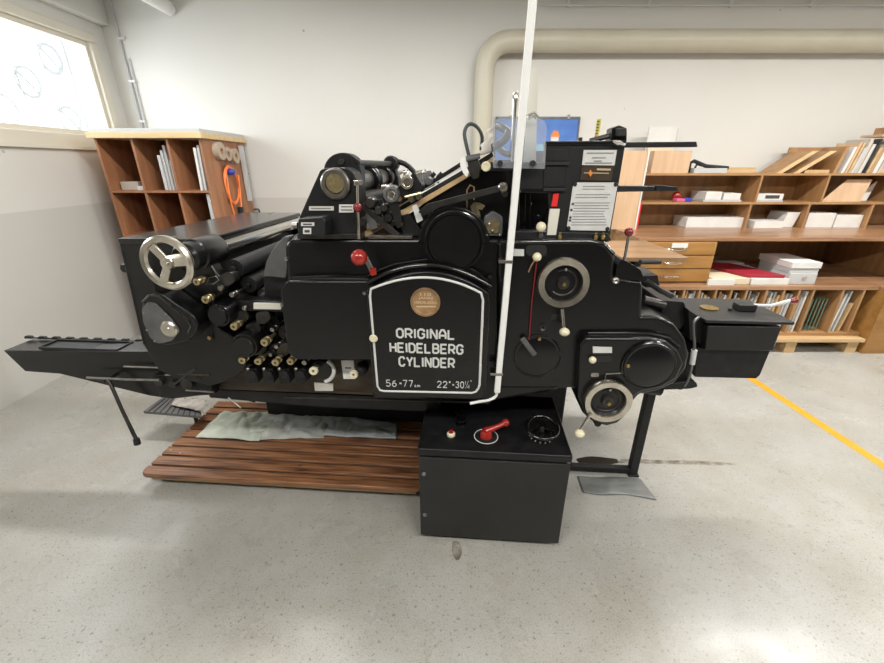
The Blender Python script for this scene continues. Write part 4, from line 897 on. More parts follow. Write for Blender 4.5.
# ---- feed board and mechanism
part('feed_side_plate', mplate([(380, 240), (398, 222), (440, 192), (472, 170), (492, 160), (514, 160), (514, 240)], .06, .10), 'enamel', bevel=.003)
part('feed_board', mplate([(362, 233), (470, 171), (494, 157), (496, 160), (472, 175), (366, 238)], .04, .90), 'rawpine', bevel=.002, label='pale wooden edge')
part('feed_rail', mplate([(392, 211), (466, 168), (492, 152), (494, 156), (470, 172), (394, 217)], .05, .90), 'rubber', bevel=.002)
part('feed_rail_line', MB().tube([ML(424, 190, .045), ML(462, 167, .045)], .002, 6), 'offwhite', bevel=0)
part('feed_rail_bar', mplate([(424, 185), (464, 160), (465, 164), (426, 189)], .05, .08), 'enamel_rough', bevel=0)
part('housing_top_plate', mplate([(368, 235.5), (412, 236), (412, 239), (368, 239)], -.003, .05), 'steel', bevel=.001)
la = part('long_lever', mplate([(427, 204), (500, 185), (503, 190), (500, 191.5), (440, 207), (424, 216), (418, 212)], -.03, -.012, 1), 'dark_metal', bevel=.003)
part('lever_joint', MB().lathe(ML(503, 187.5, -.045), [(0, -.002), (.012, 0), (.017, .006), (.017, .06), (0, .06)], seg=24), 'nickel', la, bevel=0)
part('lever_joint', MB().cyl(ML(505, 194, -.02), .011, .05), 'dark_metal', la, bevel=0)
ra = part('roller_arm', mplate([(386, 197), (396, 195), (403, 226), (397, 229)], .0, .02, 2), 'enamel_rough', bevel=.003)
part('arm_bearing', MB().lathe(ML(391, 194.5, -.012), [(0, 0), (.018, 0), (.02, -.005), (.027, -.004), (.031, .006), (.031, .05), (0, .05)], seg=30), 'greymetal', ra, bevel=0)
part('arm_disc', MB().lathe(ML(391, 194.5, -.016), [(0, -.002), (.012, -.001), (.018, .004), (0, .006)], seg=24), 'nickel', ra, bevel=0)
gb = part('gripper_block', mplate([(393, 192), (414, 172), (423, 187), (420, 193), (404, 199), (398, 206)], .01, .6, 1.5), 'enamel_rough', bevel=.004)
part('gripper_bearing', MB().lathe(ML(407, 182.5, -.002), [(0, 0), (.014, 0), (.016, -.005), (.023, -.004), (.026, .004), (.026, .02), (0, .02)], seg=28), 'nickel', gb, bevel=0)
for (x, y) in ((387, 187), (404, 173), (421, 173)):
    wn = part('wing_nut', MB().tube([ML(x-5, y, .02), ML(x-2, y-1, .02), ML(x+2, y-1, .02), ML(x+5, y-2, .02)], [.008, .005, .005, .008], 8), 'chrome', bevel=0)
    part('stud', MB().tube([ML(x, y-3, .02), ML(x+1, y+7, .02)], .005, 8), 'steel', wn, bevel=0)
part('white_tag', mplate([(412, 206), (416.5, 204), (423, 220), (417, 223)], -.005, .0, 1), 'offwhite', bevel=0)
part('diagonal_bar', MB().bar(ML(362, 205, .02), ML(398, 236, .02), .024, .012), 'dark_metal', bevel=.002)
part('diagonal_bar', MB().bar(ML(372, 232, .03), ML(394, 217, .03), .016, .012), 'dirty', bevel=.002)
part('grey_link', mplate([(365, 214), (372, 212), (378, 228), (372, 230), (366, 222)], .015, .03, 1.5), 'greymetal', bevel=.002)
for (x, y, r, m) in ((370, 203, 5.5, 'dark_metal'), (384, 208, 4, 'dark_metal'), (388, 218, 4.5, 'enamel_rough'), (378, 211, 4, 'rubber'), (401, 224.5, 2, 'brass'), (399, 199, 2.6, 'copper'), (418, 197, 3, 'steel'), (428, 181, 4, 'greymetal'), (427, 226, 6, 'dark_metal'), (432, 218, 5, 'dark_metal'), (411, 199, 3.5, 'steel'), (362, 222, 4, 'dark_metal')):
    part('shaft_end', MB().lathe(ML(x, y, .0), [(0, 0), (R(r, x, y, 0)*.8, 0), (R(r, x, y, 0), .006), (R(r, x, y, 0), .05), (0, .05)], seg=20), m, bevel=0)
part('link_rod', MB().tube([ML(405, 197, .0), ML(421, 193, .0)], .005, 8), 'oldbrass', bevel=0)
part('link_arm', mplate([(376, 200), (381, 198), (392, 222), (388, 226)], .03, .045, 1), 'enamel_rough', bevel=.002)
part('link_arm', mplate([(398, 216), (410, 214), (425, 236), (404, 236)], .03, .05, 1), 'enamel_rough', bevel=.002)
for (x) in (424, 430, 437): part('rear_clip', MB().tube([ML(x, 183, .5), ML(x+1, 177, .5), ML(x+5, 173, .5)], .010, 8), 'rubber', bevel=0)
part('rear_bar', MB().bar(ML(440, 190, .3), ML(456, 177, .3), .02, .02), 'rubber', bevel=.002)
# joints by the scale quadrant
part('white_quadrant', mplate([(461, 157), (465, 156), (466, 166), (469, 172), (467, 177.5), (463, 173), (460, 165)], -.01, .0, 1), 'white', bevel=.001)
part('post_block', mplate([(467, 160), (478, 158), (481, 166), (479, 178), (473, 180), (469, 172)], .0, .05, 2), 'dark_metal', bevel=.004)
part('post_cap', MB().tube([ML(466, 159, .0), ML(480, 156, .0)], .010, 10), 'greymetal', bevel=0)
part('ivory_roller', MB().lathe(ML(486, 166.5, -.02), [(0, .003), (.008, .003), (.009, 0), (.015, 0), (.017, .005), (.017, .04), (0, .04)], seg=28), 'ivory', bevel=0)
part('roller_bar', mplate([(484, 162), (545, 162), (545, 171), (484, 171)], .0, .03), 'satin', bevel=.003)
part('bowed_cable', MB().tube(sm([ML(470, 160, .02), ML(467, 148, .02), ML(464.5, 134, .03), ML(467, 126, .04), ML(472, 124, .05), ML(478, 128, .06), ML(482, 137, .07), ML(481, 150, .08)]), .0065, 10), 'hose', bevel=0)
part('rod_frame', MB().tube([ML(467, 219, .03), ML(467, 190, .03), ML(470, 185, .03), ML(474, 187, .03), ML(474, 200, .03)], .003, 6), 'copper', bevel=0)
part('brass_quadrant', mplate([(470, 207), (474, 202.5), (480, 203), (485, 206), (482, 210), (478, 209), (480, 213), (480.5, 217.5), (473, 213)], .02, .035, .5), 'oldbrass', bevel=.002)
part('quadrant_pin', MB().cyl(ML(475, 208, .012), .007, .01), 'steel', bevel=0)
gg = part('pressure_gauge', mplate(rnd([(484, 236), (484, 217), (493, 211), (503, 217), (502, 236)], 3), .01, .05), 'greymetal', bevel=.003)
part('gauge_face', mplate([(486, 222), (493, 220), (500, 222), (498, 233), (487, 233)], .003, .01, 2), 'oldbrass', gg, bevel=0)
for (x, y) in ((489, 224), (492.5, 231), (487, 235), (500, 235)): part('gauge_nut', MB().ball(ML(x, y, .0), .007, 12), 'steel', gg, bevel=0)
# ---- feeder tower
TW = [(545, 143), (626, 142), (609, 242), (552, 242), (549, 190), (520, 190), (520, 163), (545, 163)]
part('tower_plate', mplate(TW, .0, .035), 'satin', bevel=.003)
b = MB().poly([Vector((v.x, .86, v.z)) for v in [ML(x, y, 0) for x, y in TW]], (0, .04, 0)); part('tower_plate', b, 'satin', bevel=.003)
part('tower_post', mplate([(513, 160), (521, 160), (519, 240), (511, 240)], .0, .05), 'enamel', bevel=.004)
part('tower_lintel', mplate([(521, 188), (550, 188), (550, 193), (521, 193)], .0, .3), 'enamel', bevel=.003)
part('tower_back_panel', mplate([(515, 190), (552, 190), (552, 240), (515, 240)], .3, .33), 'enamel_rough', bevel=.002)
b = MB(); b.bar(ML(527, 236, .2), ML(528, 194, .2), .02, .02); b.bar(ML(541, 225, .2), ML(552, 200, .2), .02, .02)
part('tower_brace', b, 'enamel_rough', bevel=.003)
part('tower_base_strip', mplate([(512, 231), (608, 233), (612, 241), (512, 241)], -.01, .04), 'satin', bevel=.003)
for (x, y) in ((556, 205), (530, 204), (538, 217)): part('stud_nut', MB().ball(ML(x, y, .19), .008, 12), 'dark_metal', bevel=0)
part('latch_plate', mplate([(545, 149), (568, 149), (567, 161), (545, 161)], -.006, .001), 'satin', bevel=.001)
part('latch_plate', mplate([(544, 166), (566, 166), (564, 187), (544, 187)], -.006, .001), 'satin', bevel=.001)
part('latch_bar', MB().bar(ML(545, 163.5, -.008), ML(569, 163.5, -.008), .012, .012), 'rubber', bevel=.002)
part('latch_bar', MB().bar(ML(543, 189.5, -.008), ML(565, 189.5, -.008), .012, .012), 'rubber', bevel=.002)
part('tower_arm', mplate([(624, 142), (697, 141.5), (698, 147), (624, 147.5)], .01, .035), 'satin', bevel=.003)
part('tower_arm', mplate([(617, 185.5), (675, 186.5), (676, 191), (616, 192)], .01, .035), 'dark_metal', bevel=.003)
part('tower_arm', mplate([(656, 185), (678, 187), (678, 191), (656, 191)], .005, .05), 'satin', bevel=.002)
part('top_rail', mplate([(545, 141), (626, 140.5), (626, 145), (545, 145.5)], -.005, .05), 'enamel', bevel=.003)
br = part('arm_bracket', mplate([(610, 143), (612, 128), (619, 125), (627, 128), (627, 143)], .0, .06, 1.5), 'enamel', bevel=.004)
part('bracket_block', mplate([(617, 128), (627, 128), (627, 136), (617, 136)], -.02, .0, 1), 'rubber', br, bevel=.003)
part('wing_screw', MB().tube([ML(613, 141, -.015), ML(619, 142.5, -.015), ML(625, 145, -.015)], [.004, .009, .004], 8), 'chrome', br, bevel=0)
part('bracket_rod', MB().tube([ML(590, 141, .02), ML(612, 135, .02)], .009, 10), 'dark_metal', br, bevel=0)
part('top_peg', MB().cyl(ML(580, 142, .02), .007, .014, (0, 0, 1)), 'rubber', bevel=0)
# plates on the tower
pl = part('white_name_plate', mplate([(584, 150), (617, 150), (614.5, 165.5), (582, 165)], -.004, .001), 'plate', bevel=0)
b = MB()
for y, x0, x1 in ((152.5, 587, 614), (157.2, 592, 606), (160.5, 594, 602), (162.5, 585, 612)): addplate(b, [(x0, y), (x1, y), (x1-.2, y+1.1), (x0-.2, y+1.1)], -.0055, -.004)
part('print_lines', b, 'faintink', pl, bevel=0)
pl = part('black_name_plate', mplate([(582, 166), (614, 166), (611.5, 181), (580, 180)], -.004, .001), 'dirty', bevel=0)
b = MB()
addplate(b, [(597, 168.3), (611, 168.6), (610.7, 170.6), (597, 170.3)], -.0055, -.004); addplate(b, [(584, 172.3), (609, 172.8), (609, 173.8), (584, 173.3)], -.0055, -.004)
part('print_lines', b, 'medal_gold', pl, bevel=0)
part('star_mark', mplate([(590.5, 169.5), (591.8, 172), (594.5, 173), (591.8, 174.2), (590.5, 177), (589.2, 174.2), (586.5, 173), (589.2, 172)], -.006, -.004), 'figure_orange', pl, bevel=0)
pl = part('instruction_plate', mplate([(573.5, 182.5), (618, 182.5), (609.5, 231), (566.5, 230)], -.004, .001, 1.5), 'plate', bevel=0)
b = MB()
for i in range(15):
    y = 186+i*2.75; k = (y-182)/48; xl = 575.5-7*k+(8 if i < 2 else 2); xr = 614-7.5*k-(6 if i < 2 else 0)-random.uniform(0, 6)
    if i in (2, 5): continue
    addplate(b, [(xl, y), (xr, y), (xr, y+.75), (xl, y+.75)], -.005, -.004)
part('print_lines', b, 'faintink', pl, bevel=0)
b = MB()
for (x, y) in ((573, 204), (571.5, 210), (570.5, 217.5), (570, 220.5)): b.cyl(ML(x, y, -.006), .0045, .002, seg=10)
part('print_dots', b, 'ink', pl, bevel=0)
for (x, y) in ((575, 184.3), (616, 184.3), (607.5, 229), (568.5, 228.3)): part('plate_screw', MB().lathe(ML(x, y, -.005), [(0, -.004), (.006, -.003), (.008, .001), (0, .001)], seg=12), 'rubber', pl, bevel=0)
part('red_sticker', mplate([(553.5, 194), (559, 193.5), (557, 206.5), (551.5, 206.5)], -.012, .001), 'redplastic', bevel=0)
part('cream_sticker', mplate([(550, 209), (560, 209), (556, 235), (547, 235)], -.012, .001), 'label', bevel=0)
part('ivory_knob', MB().ball(ML(541, 227, -.02), .0185, 20), 'ivory', bevel=0)
part('knob_stem', MB().lathe(ML(541, 233, -.01), [(0, -.03), (.013, -.03), (.014, -.01), (.008, 0), (.008, .015), (0, .015)], (0, 0, 1), 16), 'dark_metal', bevel=0)
for x in (560, 596, 603): part('oil_nipple', MB().lathe(ML(x, 236, -.02), [(0, -.012), (.006, -.012), (.008, 0), (.004, .004), (.004, .012), (0, .012)], (0, 0, 1), 12), 'brass', bevel=0)
part('rounded_top_edge', MB().tube([ML(500, 243, -.02), ML(560, 242, -.02), ML(590, 242, -.02), ML(603, 245, -.02), ML(612, 255, -.02)], .014, 12), 'gloss', bevel=0)
# acrylic guard with uprights
ag = part('acrylic_guard', mplate([(493, 168), (492.5, 125), (495, 119), (502, 117.5), (538, 117.5), (544, 120), (547, 127), (545, 169)], -.045, -.040, 2), 'acrylic', bevel=0, label='clear rounded acrylic sheet')
for x in (500, 533): part('guard_bolt', MB().cyl(ML(x, 163.5, -.055), .010, .05), 'rubber', ag, bevel=0)
part('upright_scale', mplate([(529.5, 68), (538, 68), (536, 165), (523, 165)], .06, .068), 'label', bevel=0)
part('thin_chrome_rod', MB().tube([ML(515.5, 97, .05), ML(514, 130, .05), ML(512, 166, .05)], .009, 10), 'chrome', bevel=0)
part('rod_tip', MB().lathe(ML(515.5, 98, .05), [(0, -.01), (.011, -.008), (.011, .01), (.006, .018), (0, .018)], (0, 0, 1), 14), 'chrome', bevel=0)
part('suction_hose', MB().tube(sm([ML(498, 126, .15), ML(503, 128, .12), ML(508, 132, .10), ML(504, 140, .08), ML(497, 145, .08), ML(490, 149, .06)]), .014, 12), 'dark_metal', bevel=0)
part('curved_hose', MB().tube(sm([ML(497, 144, .10), ML(503, 152, .08), ML(512, 154, .06), ML(520, 148, .06), ML(523, 136, .08)]), .011, 12), 'greymetal', bevel=0)
part('guard_clamp', MB().tube([ML(527, 118, .02), ML(534, 114, .02), ML(537, 118, .02)], .009, 8), 'chrome', bevel=0)
part('yellow_gauge_strip', mplate([(597.5, 119), (601.5, 119), (598, 139), (594.5, 139)], .2, .205), 'yellowstrip', bevel=0)
b = MB()
for y in range(121, 139, 3): addplate(b, [(597.5-(y-119)*.15, y), (600-(y-119)*.17, y), (600-(y-119)*.17, y+1), (597.5-(y-119)*.15, y+1)], .198, .2)
part('strip_ticks', b, 'ink', bevel=0)
# ---- right lever and arm, ink table
part('ball_lever', MB().tube([ML(629, 234, -.01), ML(624, 262, -.01)], .0055, 10), 'chrome', bevel=0)
part('dark_red_ball', MB().ball(ML(629, 232, -.01), .0165, 20), 'darkred', bevel=0)
part('lever_base', mplate([(617, 265), (622, 259), (632, 264), (641, 270), (645, 281), (615, 279)], -.03, .2, 2), 'enamel', bevel=.006)
part('lever_pivot', MB().lathe(ML(616, 281, -.045), [(.003, 0), (.008, -.003), (.012, .0), (.012, .02), (0, .02)], seg=16), 'steel', bevel=0)
part('side_rod', MB().tube([ML(645, 280, .1), ML(660, 290, .1), ML(672, 296, .12)], .012, 8), 'dark_metal', bevel=0)
part('side_rod', MB().tube([ML(640, 262, .12), ML(660, 262, .16)], .010, 8), 'dark_metal', bevel=0)
part('side_block', mplate([(643, 276), (658, 275), (660, 286), (645, 288)], .1, .25, 1.5), 'enamel_rough', bevel=.003)
part('side_block', mplate([(660, 300), (684, 302), (690, 318), (680, 330), (662, 314)], .15, .8, 2), 'enamel_rough', bevel=.004)
part('arm_collar', MB().tube([ML(643, 300, .12), ML(664, 305, .12)], .02, 12), 'dark_metal', bevel=0)
yt = .06
za = ML(750, 321, yt).z
xl, xr = ML(706, 321, yt).x, ML(796, 321, yt).x
tb = part('ink_table', MB().poly([(xl, yt, za-.014), (xr, yt, za-.014), (xr, yt+.30, za-.014), (xl-.05, yt+.30, za-.014)], (0, 0, .014)), 'satin', bevel=.004)
part('table_back_wing', MB().poly([(ML(640, 306, .3).x, yt+.18, za-.014), (xl, yt+.16, za-.014), (xl, yt+.30, za-.014), (ML(640, 306, .3).x, yt+.30, za-.014)], (0, 0, .013)), 'satin', tb, bevel=.002)
part('table_box', mplate([(708, 326), (782, 327), (773, 351), (705, 350)], yt+.01, yt+.28), 'satin', tb, bevel=.004)
part('lower_box', mplate([(696, 348), (770, 351), (760, 375), (756, 378.5), (695, 377)], yt+.04, yt+.26, .5), 'enamel_rough', tb, bevel=.003)
yc = MZ(709, 308.5, za)
part('yellow_disc', MB().lathe(yc, [(0, .0), (.036, .0), (.036, .006), (.012, .010), (0, .012)], (0, 0, 1), 30), 'brass', tb, bevel=0)
p = MZ(745, 310, za)
part('tool_block', MB().box(p+Vector((-.04, -.02, 0)), p+Vector((.035, .03, .028))), 'rubber', tb, bevel=.004)
part('tool_rod', MB().tube([p+Vector((.03, 0, .022)), ML(770, 306, yt+.10), ML(790, 301, yt+.10)], [.008, .007, .009], 10), 'offwhite', tb, bevel=0)
part('tool_tip', MB().tube([ML(788, 301.5, yt+.10), ML(796, 300, yt+.10)], [.008, .014], 12), 'darkred', tb, bevel=0)
part('tiny_clip', MB().box(MZ(729, 311, za), MZ(729, 311, za)+Vector((.012, .01, .01))), 'rubber', tb, bevel=.001)
part('table_support', mplate([(688, 309), (706, 322), (706, 345), (690, 340)], yt+.05, yt+.28), 'enamel_rough', bevel=.003)
part('gray_conduit', MB().tube(sm([ML(699, 317, yt-.01), ML(694, 322, yt-.02), ML(693.5, 332, yt-.03), ML(694.5, 345, yt-.04), ML(693, 352, yt-.04), ML(692, 365, yt-.04), ML(688, 380, yt-.04), ML(682, 388, yt-.03), ML(677, 388, yt-.0)]), .0055, 10), 'greymetal', bevel=0)
part('conduit_gland', MB().tube([ML(694.5, 350, yt-.04), ML(692, 364, yt-.04)], .011, 12), 'plate', bevel=0)
part('foot_bracket', mplate([(662, 385), (690, 381), (697, 383), (698, 387), (690, 389), (664, 390)], .02, .09, 1.5), 'enamel_rough', bevel=.004)
part('bracket_gusset', mplate([(676, 375), (690, 352), (694, 360), (690, 384), (672, 387)], .04, .08, 1), 'enamel_rough', bevel=.003)
o = MB().ball((ML(777, 346, yt).x, yt+.05, ML(777, 346, yt).z), .028, 12)
for v in o.bm.verts: v.co += Vector((noise.noise(v.co*60), noise.noise(v.co*60+Vector((9, 0, 0))), noise.noise(v.co*60+Vector((0, 9, 0)))))*.012
part('cloth_tuft', o, 'whitecloth', bevel=0, label='pale cloth tuft')
# leg frame right
ft = MZ(634, 472, .03); tp = ft.copy(); tp.z = .64
part('leg_post', MB().box((ft.x-.022, ft.y, 0), (ft.x+.022, ft.y+.045, .66)), 'rubber', bevel=.003)
part('leg_brace', MB().box((ft.x-.35, ft.y+.005, .012), (ft.x+.01, ft.y+.04, .045)), 'rubber', bevel=.003)
part('leg_shoe', MB().box((ft.x-.03, ft.y-.01, 0), (ft.x+.03, ft.y+.05, .012)), 'rubber', bevel=.003)
part('cross_shaft', MB().tube([ML(600, 380, .3), ML(660, 388, .3)], .04, 12), 'enamel_rough', bevel=0)
part('boss_plug', MB().cyl(ML(598, 424, -.07), .014, .05), 'rubber', bevel=0)
# foot step on the left, carried by the press
z = .20; q = [MZ(x, y, z) for x, y in ((143, 411), (201, 416), (200, 399), (163, 397))]
step = part('foot_step', MB().poly(q, (0, 0, -.02)), 'greymetal', bevel=.003)
b = MB()
for i in range(1, 10):
    a = q[0].lerp(q[1], i/10); c = q[3].lerp(q[2], i/10); b.tube([a+Vector((0, 0, .001)), c+Vector((0, 0, .001))], .0028, 6)
part('step_ribs', b, 'rubber', step, bevel=0)
part('step_hanger', MB().tube([ML(193, 385, .15), Vector((ML(193, 385, .15).x, q[2].y, .2))], .008, 8), 'rubber', step, bevel=0)
part('step_leg', MB().box((q[2].x-.07, q[2].y-.02, 0), (q[2].x-.05, q[2].y, .18)), 'rubber', step, bevel=.002)

# ================================================================= CONTROL CABINET (stands in front, under the press)
y0 = -.175
cl = MZ(420, 534, .02); cr_ = MZ(557, 541, .02); x0, x1 = cl.x, cr_.x
cx0, cx1 = ML(418, 455, y0).x, ML(573, 461, y0).x
x0, x1 = min(x0, cx0)+.005, (x1+cx1)/2-.002
t = thing('control_cabinet', 'black metal control cabinet with red crank and small handwheel under the press', 'control cabinet', ((x0+x1)/2, .05, 0), 'M')
obj('body', MB().box((x0+.01, y0+.012, .02), (x1-.01, .28, .50)), 'satin', t, bevel=.006)
obj('front_panel', MB().box((x0, y0, .03), (x1, y0+.012, .488)), 'satin', t, bevel=.003)
obj('lid', MB().box((x0-.004, y0-.002, .497), (x1+.004, .285, .535)), 'enamel_rough', t, bevel=.008, seg=3)
obj('side_box', MB().box((x0-.02, y0+.14, .14), (x0, .2, .40)), 'enamel_rough', t, bevel=.004)
for z in (.40, .16): obj('panel_screw', MB().lathe((x0+.022, y0-.002, z), [(0, -.006), (.008, -.004), (.010, .002), (0, .002)], seg=14), 'steel', t)
for x in (x0+.05, x1-.09): obj('foot', MB().cyl((x, y0+.06, 0), .018, .021, (0, 0, 1), 14), 'rubber', t)
for x in (x0+.05, x1-.09): obj('foot', MB().cyl((x, .22, 0), .018, .021, (0, 0, 1), 14), 'rubber', t)
zt = .535
def CZ(px, py, dz=0): p = MZ(px, py, zt+dz); p.z = zt; return p
c = CZ(451, 435)
bu = obj('push_button', MB().lathe(c, [(0, 0), (.019, 0), (.019, .010), (.014, .014), (0, .014)], (0, 0, 1), 24), 'ivory', t)
obj('button_cap', MB().lathe(c+Vector((0, 0, .014)), [(0, 0), (.010, 0), (.010, .008), (0, .010)], (0, 0, 1), 20), 'red', bu)
for (px, py) in ((461, 424), (461, 418)):
    c = CZ(px, py); obj('valve_knob', MB().lathe(c, [(0, 0), (.024, 0), (.024, .006), (.010, .010), (.010, .022), (.026, .026), (.026, .032), (0, .036)], (0, 0, 1), 20), 'gloss', t)
c = CZ(486, 437)
rc = obj('crank_dial', MB().lathe(c, [(0, 0), (.052, 0), (.052, .003), (.048, .005), (0, .005)], (0, 0, 1), 40), 'dark_metal', t)
obj('dial_ring', MB().tube([c+Vector((.052*math.cos(a), .052*math.sin(a), .004)) for a in [2*PI*i/40 for i in range(40)]], .002, 6, True), 'offwhite', rc)
obj('red_crank', MB().lathe(c+Vector((0, 0, .005)), [(0, 0), (.028, 0), (.026, .02), (.020, .03), (0, .036)], (0, 0, 1), 28), 'red', t, label='red crank')
e = c+Vector((.085, .035, .055)); obj('crank_arm', MB().tube([c+Vector((-.005, 0, .03)), c+Vector((.04, .015, .042)), e], [.018, .012, .011], 14), 'red', rc)
obj('crank_knob', MB().ball(e, .018, 20), 'red', rc)
c = CZ(541, 437)+Vector((0, 0, 0)); 
hb = obj('dial_base', MB().lathe(c, [(0, 0), (.048, 0), (.048, .012), (.040, .02), (.015, .022), (.012, .06), (0, .06)], (0, 0, 1), 36), 'enamel', t)
ax = Vector((0, -.22, 1)).normalized(); c2 = c+Vector((0, -.004, .055)); u = Vector((1, 0, 0)); v = ax.cross(u)
hwc = obj('small_handwheel', MB().tube([c2+(u*math.cos(a)+v*math.sin(a))*.066 for a in [2*PI*i/44 for i in range(44)]], .0085, 12, True), 'gloss', t)
for k in range(3):
    a = PI/2+.3+k*2*PI/3; obj('spoke', MB().bar(c2+(u*math.cos(a)+v*math.sin(a))*.01, c2+(u*math.cos(a)+v*math.sin(a))*.062, .015, .006, ax), 'gloss', hwc, bevel=.001)
obj('hub', MB().lathe(c2, [(0, -.012), (.016, -.012), (.016, .006), (.006, .010), (0, .010)], tuple(ax), 20), 'gloss', hwc)
b = MB()
for k in range(14):
    a = 2*PI*k/14; b.box(c+Vector((.049*math.cos(a)-.003, .049*math.sin(a)-.001, .003)), c+Vector((.049*math.cos(a)+.003, .049*math.sin(a)+.001, .010)))
obj('dial_marks', b, 'offwhite', hb)
obj('side_rail', MB().box((x1+.0, y0+.23, .05), (x1+.06, y0+.26, .06)), 'chrome', t)

# ================================================================= WHITE CONDUIT POLE
p1 = ML(497.0, 392, -.075); p0 = ML(532.5, 3, -.075); d = (p0-p1); pt = p1+d*((3.19-p1.z)/d.z)
t = thing('conduit_pole', 'white square conduit pole clamped to the front of the press and rising to the ceiling', 'pole', p1, 'M')
b = MB().bar(p1, pt, .025, .022, (0, 1, 0)); obj('pole', b, 'white', t, bevel=.004)
for (x, y) in ((505.5, 261), (496.5, 373)):
    c = ML(x, y, -.075); obj('clamp', MB().box(c+Vector((-.026, -.014, -.006)), c+Vector((.026, .038, .006))), 'steel', t, bevel=.002)
obj('lead', MB().tube(sm([p1+Vector((0, 0, .01)), p1+Vector((-.004, 0, -.02)), ML(489, 400, -.09), ML(480, 401.5, -.115), ML(470, 403.5, -.13)]), .006, 10), 'white', t)
for z in (.6, 1.0): pass

# ================================================================= PLATFORM AND CLOTHS
dz = .10
cs = [MZ(143, 476, dz), MZ(418, 487, dz), MZ(414, 412, dz), MZ(212, 405, dz)]
t = thing('wooden_platform', 'slatted brown wooden step platform lying in front of the press', 'platform', ((cs[0]+cs[1])/2).to_3d()*Vector((1, 1, 0)) if False else (cs[0].x/2+cs[1].x/2, cs[0].y+.3, 0), 'M')
yf = (cs[0].y+cs[1].y)/2; yb = cs[2].y+.05; xl = cs[0].x-.035
xr = x0-.026; N = 9; L = yb-yf; b = MB()
for i in range(N):
    ya = yf+L*i/N; ybb = yf+L*(i+1)/N-.015
    if i == 0: b.poly([(xl+.0, ya+.02, dz-.028), (xl, ya+.02, dz), (xl+.0, ybb, dz), (xl, ybb, dz-.028)][:0] or [Vector((xl+.03, ya, dz-.028)), Vector((xr-.03, ya, dz-.028)), Vector((xr-.008, ya+.01, dz-.028)), Vector((xr, ya+.03, dz-.028)), Vector((xr, ybb, dz-.028)), Vector((xl, ybb, dz-.028)), Vector((xl, ya+.03, dz-.028)), Vector((xl+.008, ya+.01, dz-.028))], (0, 0, .028))
    else: b.box((xl, ya, dz-.028), (xr, ybb, dz))
obj('slats', b, 'deck', t, bevel=.005)
obj('grooves', MB().box((xl+.01, yf+.02, dz-.034), (xr-.01, yb-.01, dz-.012)), 'rubber', t)
for x in (xl+.06, (xl+xr)/2, xr-.12): obj('bearer', MB().box((x, yf+.06, 0), (x+.07, yb-.02, dz-.034)), 'rubber', t)
obj('front_strip', MB().box((xl+.03, yf+.03, .035), (xr-.03, yf+.05, dz-.030)), 'rawpine', t)
for (px, py) in ((171, 450), (180, 453), (300, 466)): 
    c = MZ(px, py, dz); obj('screw_cap', MB().cyl((c.x, c.y, dz-.001), .006, .002, (0, 0, 1), 12), 'steel', t)
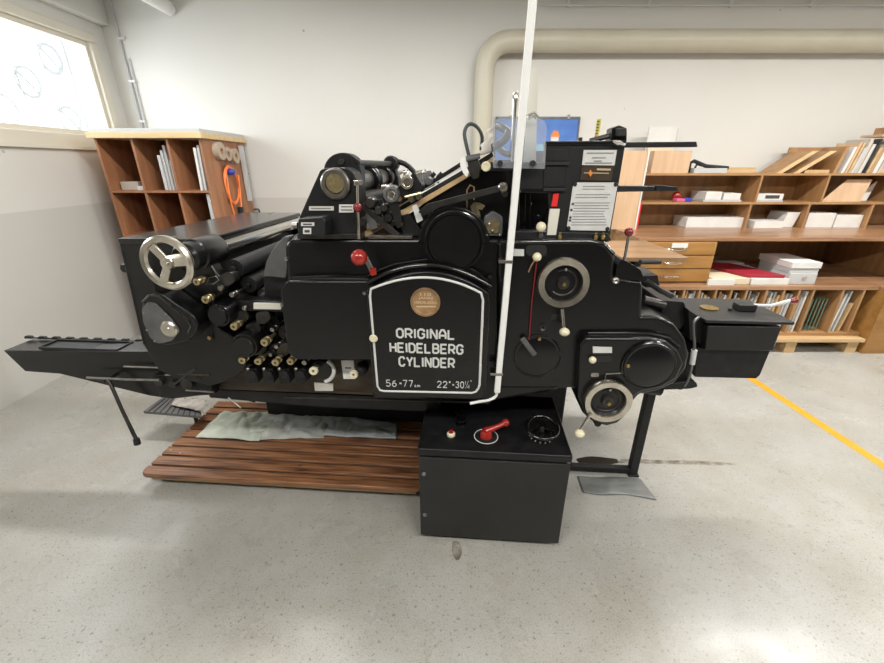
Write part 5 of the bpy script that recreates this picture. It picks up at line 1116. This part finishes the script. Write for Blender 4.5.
# cloths: grids over four traced corners on a plane, wrinkled
def cloth(name, px, z, m, label, amp=.008, nx=34, ny=16, frame='M', seed=0, thick=.004, edge=.006, cat='cloth', parent=None, freq=9):
    q = [(MZ(x, y, z) if frame == 'M' else WZ(x, y, z)) for x, y in px]; mb = MB(); G = []
    for j in range(ny+1):
        row = []
        for i in range(nx+1):
            s, tt = i/nx, j/ny; p = q[0].lerp(q[1], s).lerp(q[3].lerp(q[2], s), tt)
            o1 = Vector((seed*3.1, 0, 0)); w_ = noise.noise(p*freq+o1)+.5*noise.noise(p*freq*2.3+o1)
            ridge = abs(noise.noise(Vector((p.x*5, p.y*16, seed))))
            e = Vector((noise.noise(p*7+o1), noise.noise(p*7+o1*2), 0))*edge*2.5
            ww = min(1, min(s, 1-s)*8+.25)*min(1, min(tt, 1-tt)*8+.25)
            row.append(mb.bm.verts.new(Vector((p.x+e.x, p.y+e.y, z+.002+amp*(abs(w_)+ridge)*ww))))
        G.append(row)
    for j in range(ny):
        for i in range(nx): mb.bm.faces.new((G[j][i], G[j][i+1], G[j+1][i+1], G[j+1][i]))
    o = obj(name, mb, m, parent=parent, frame=frame, label=label, cat=cat if parent is None else None); s = o.modifiers.new('thick', 'SOLIDIFY'); s.thickness = thick; s.offset = 1
    return o
cloth('cleaning_cloth', [(197, 437), (260, 442), (284, 413), (222, 414)], dz, 'sage', 'sage green cloth lying at the left on the wooden platform', .03, seed=1, nx=50, ny=24)
cloth('cleaning_cloth', [(256, 440), (325, 438), (329, 412), (280, 414)], dz, 'greycloth', 'crumpled grey cloth lying in the middle of the wooden platform', .022, seed=4, nx=40, ny=24, freq=10)
cloth('cleaning_cloth', [(324, 436), (397, 440), (397, 426), (324, 414)], dz, 'bluegrey', 'folded blue grey cloth at the right on the wooden platform', .020, seed=7, thick=.008, nx=50)
cloth('roll_of_cloth', [(314, 437), (330, 437), (328, 411), (318, 411)], dz+.03, 'greycloth', 'rolled grey fold between the middle and right cloths', .012, nx=12, seed=9, thick=.01) if False else None
cloth('white_rag', [(172, 405), (205, 413), (203, 401), (176, 399)], .207, 'whitecloth', 'dirty white rag lying on the black ribbed foot step', .020, seed=11, freq=20)
cloth('plastic_sheet', [(583, 493), (656, 499), (640, 479), (576, 477)], .0, 'film', 'grey plastic film lying on the floor under the leg frame', .006, seed=13, frame='M')
# white rag tucked above the feed board
mb = MB(); q = [ML(480, 157, .02), ML(491, 153, .02), ML(495, 124, .06), ML(487, 130, .06)]
G = []
for j in range(11):
    row = []
    for i in range(9):
        s, tt = i/8, j/10; p = q[0].lerp(q[1], s).lerp(q[3].lerp(q[2], s), tt); row.append(mb.bm.verts.new(p+Vector((noise.noise(p*30), noise.noise(p*25+Vector((5, 0, 0)))*2, noise.noise(p*28)))*.014))
    G.append(row)
for j in range(10):
    for i in range(8): mb.bm.faces.new((G[j][i], G[j][i+1], G[j+1][i+1], G[j+1][i]))
o = obj('white_rag', mb, 'whitecloth', frame='M', label='white rag tucked behind the acrylic guard on the press', cat='cloth'); s = o.modifiers.new('t', 'SOLIDIFY'); s.thickness = .006
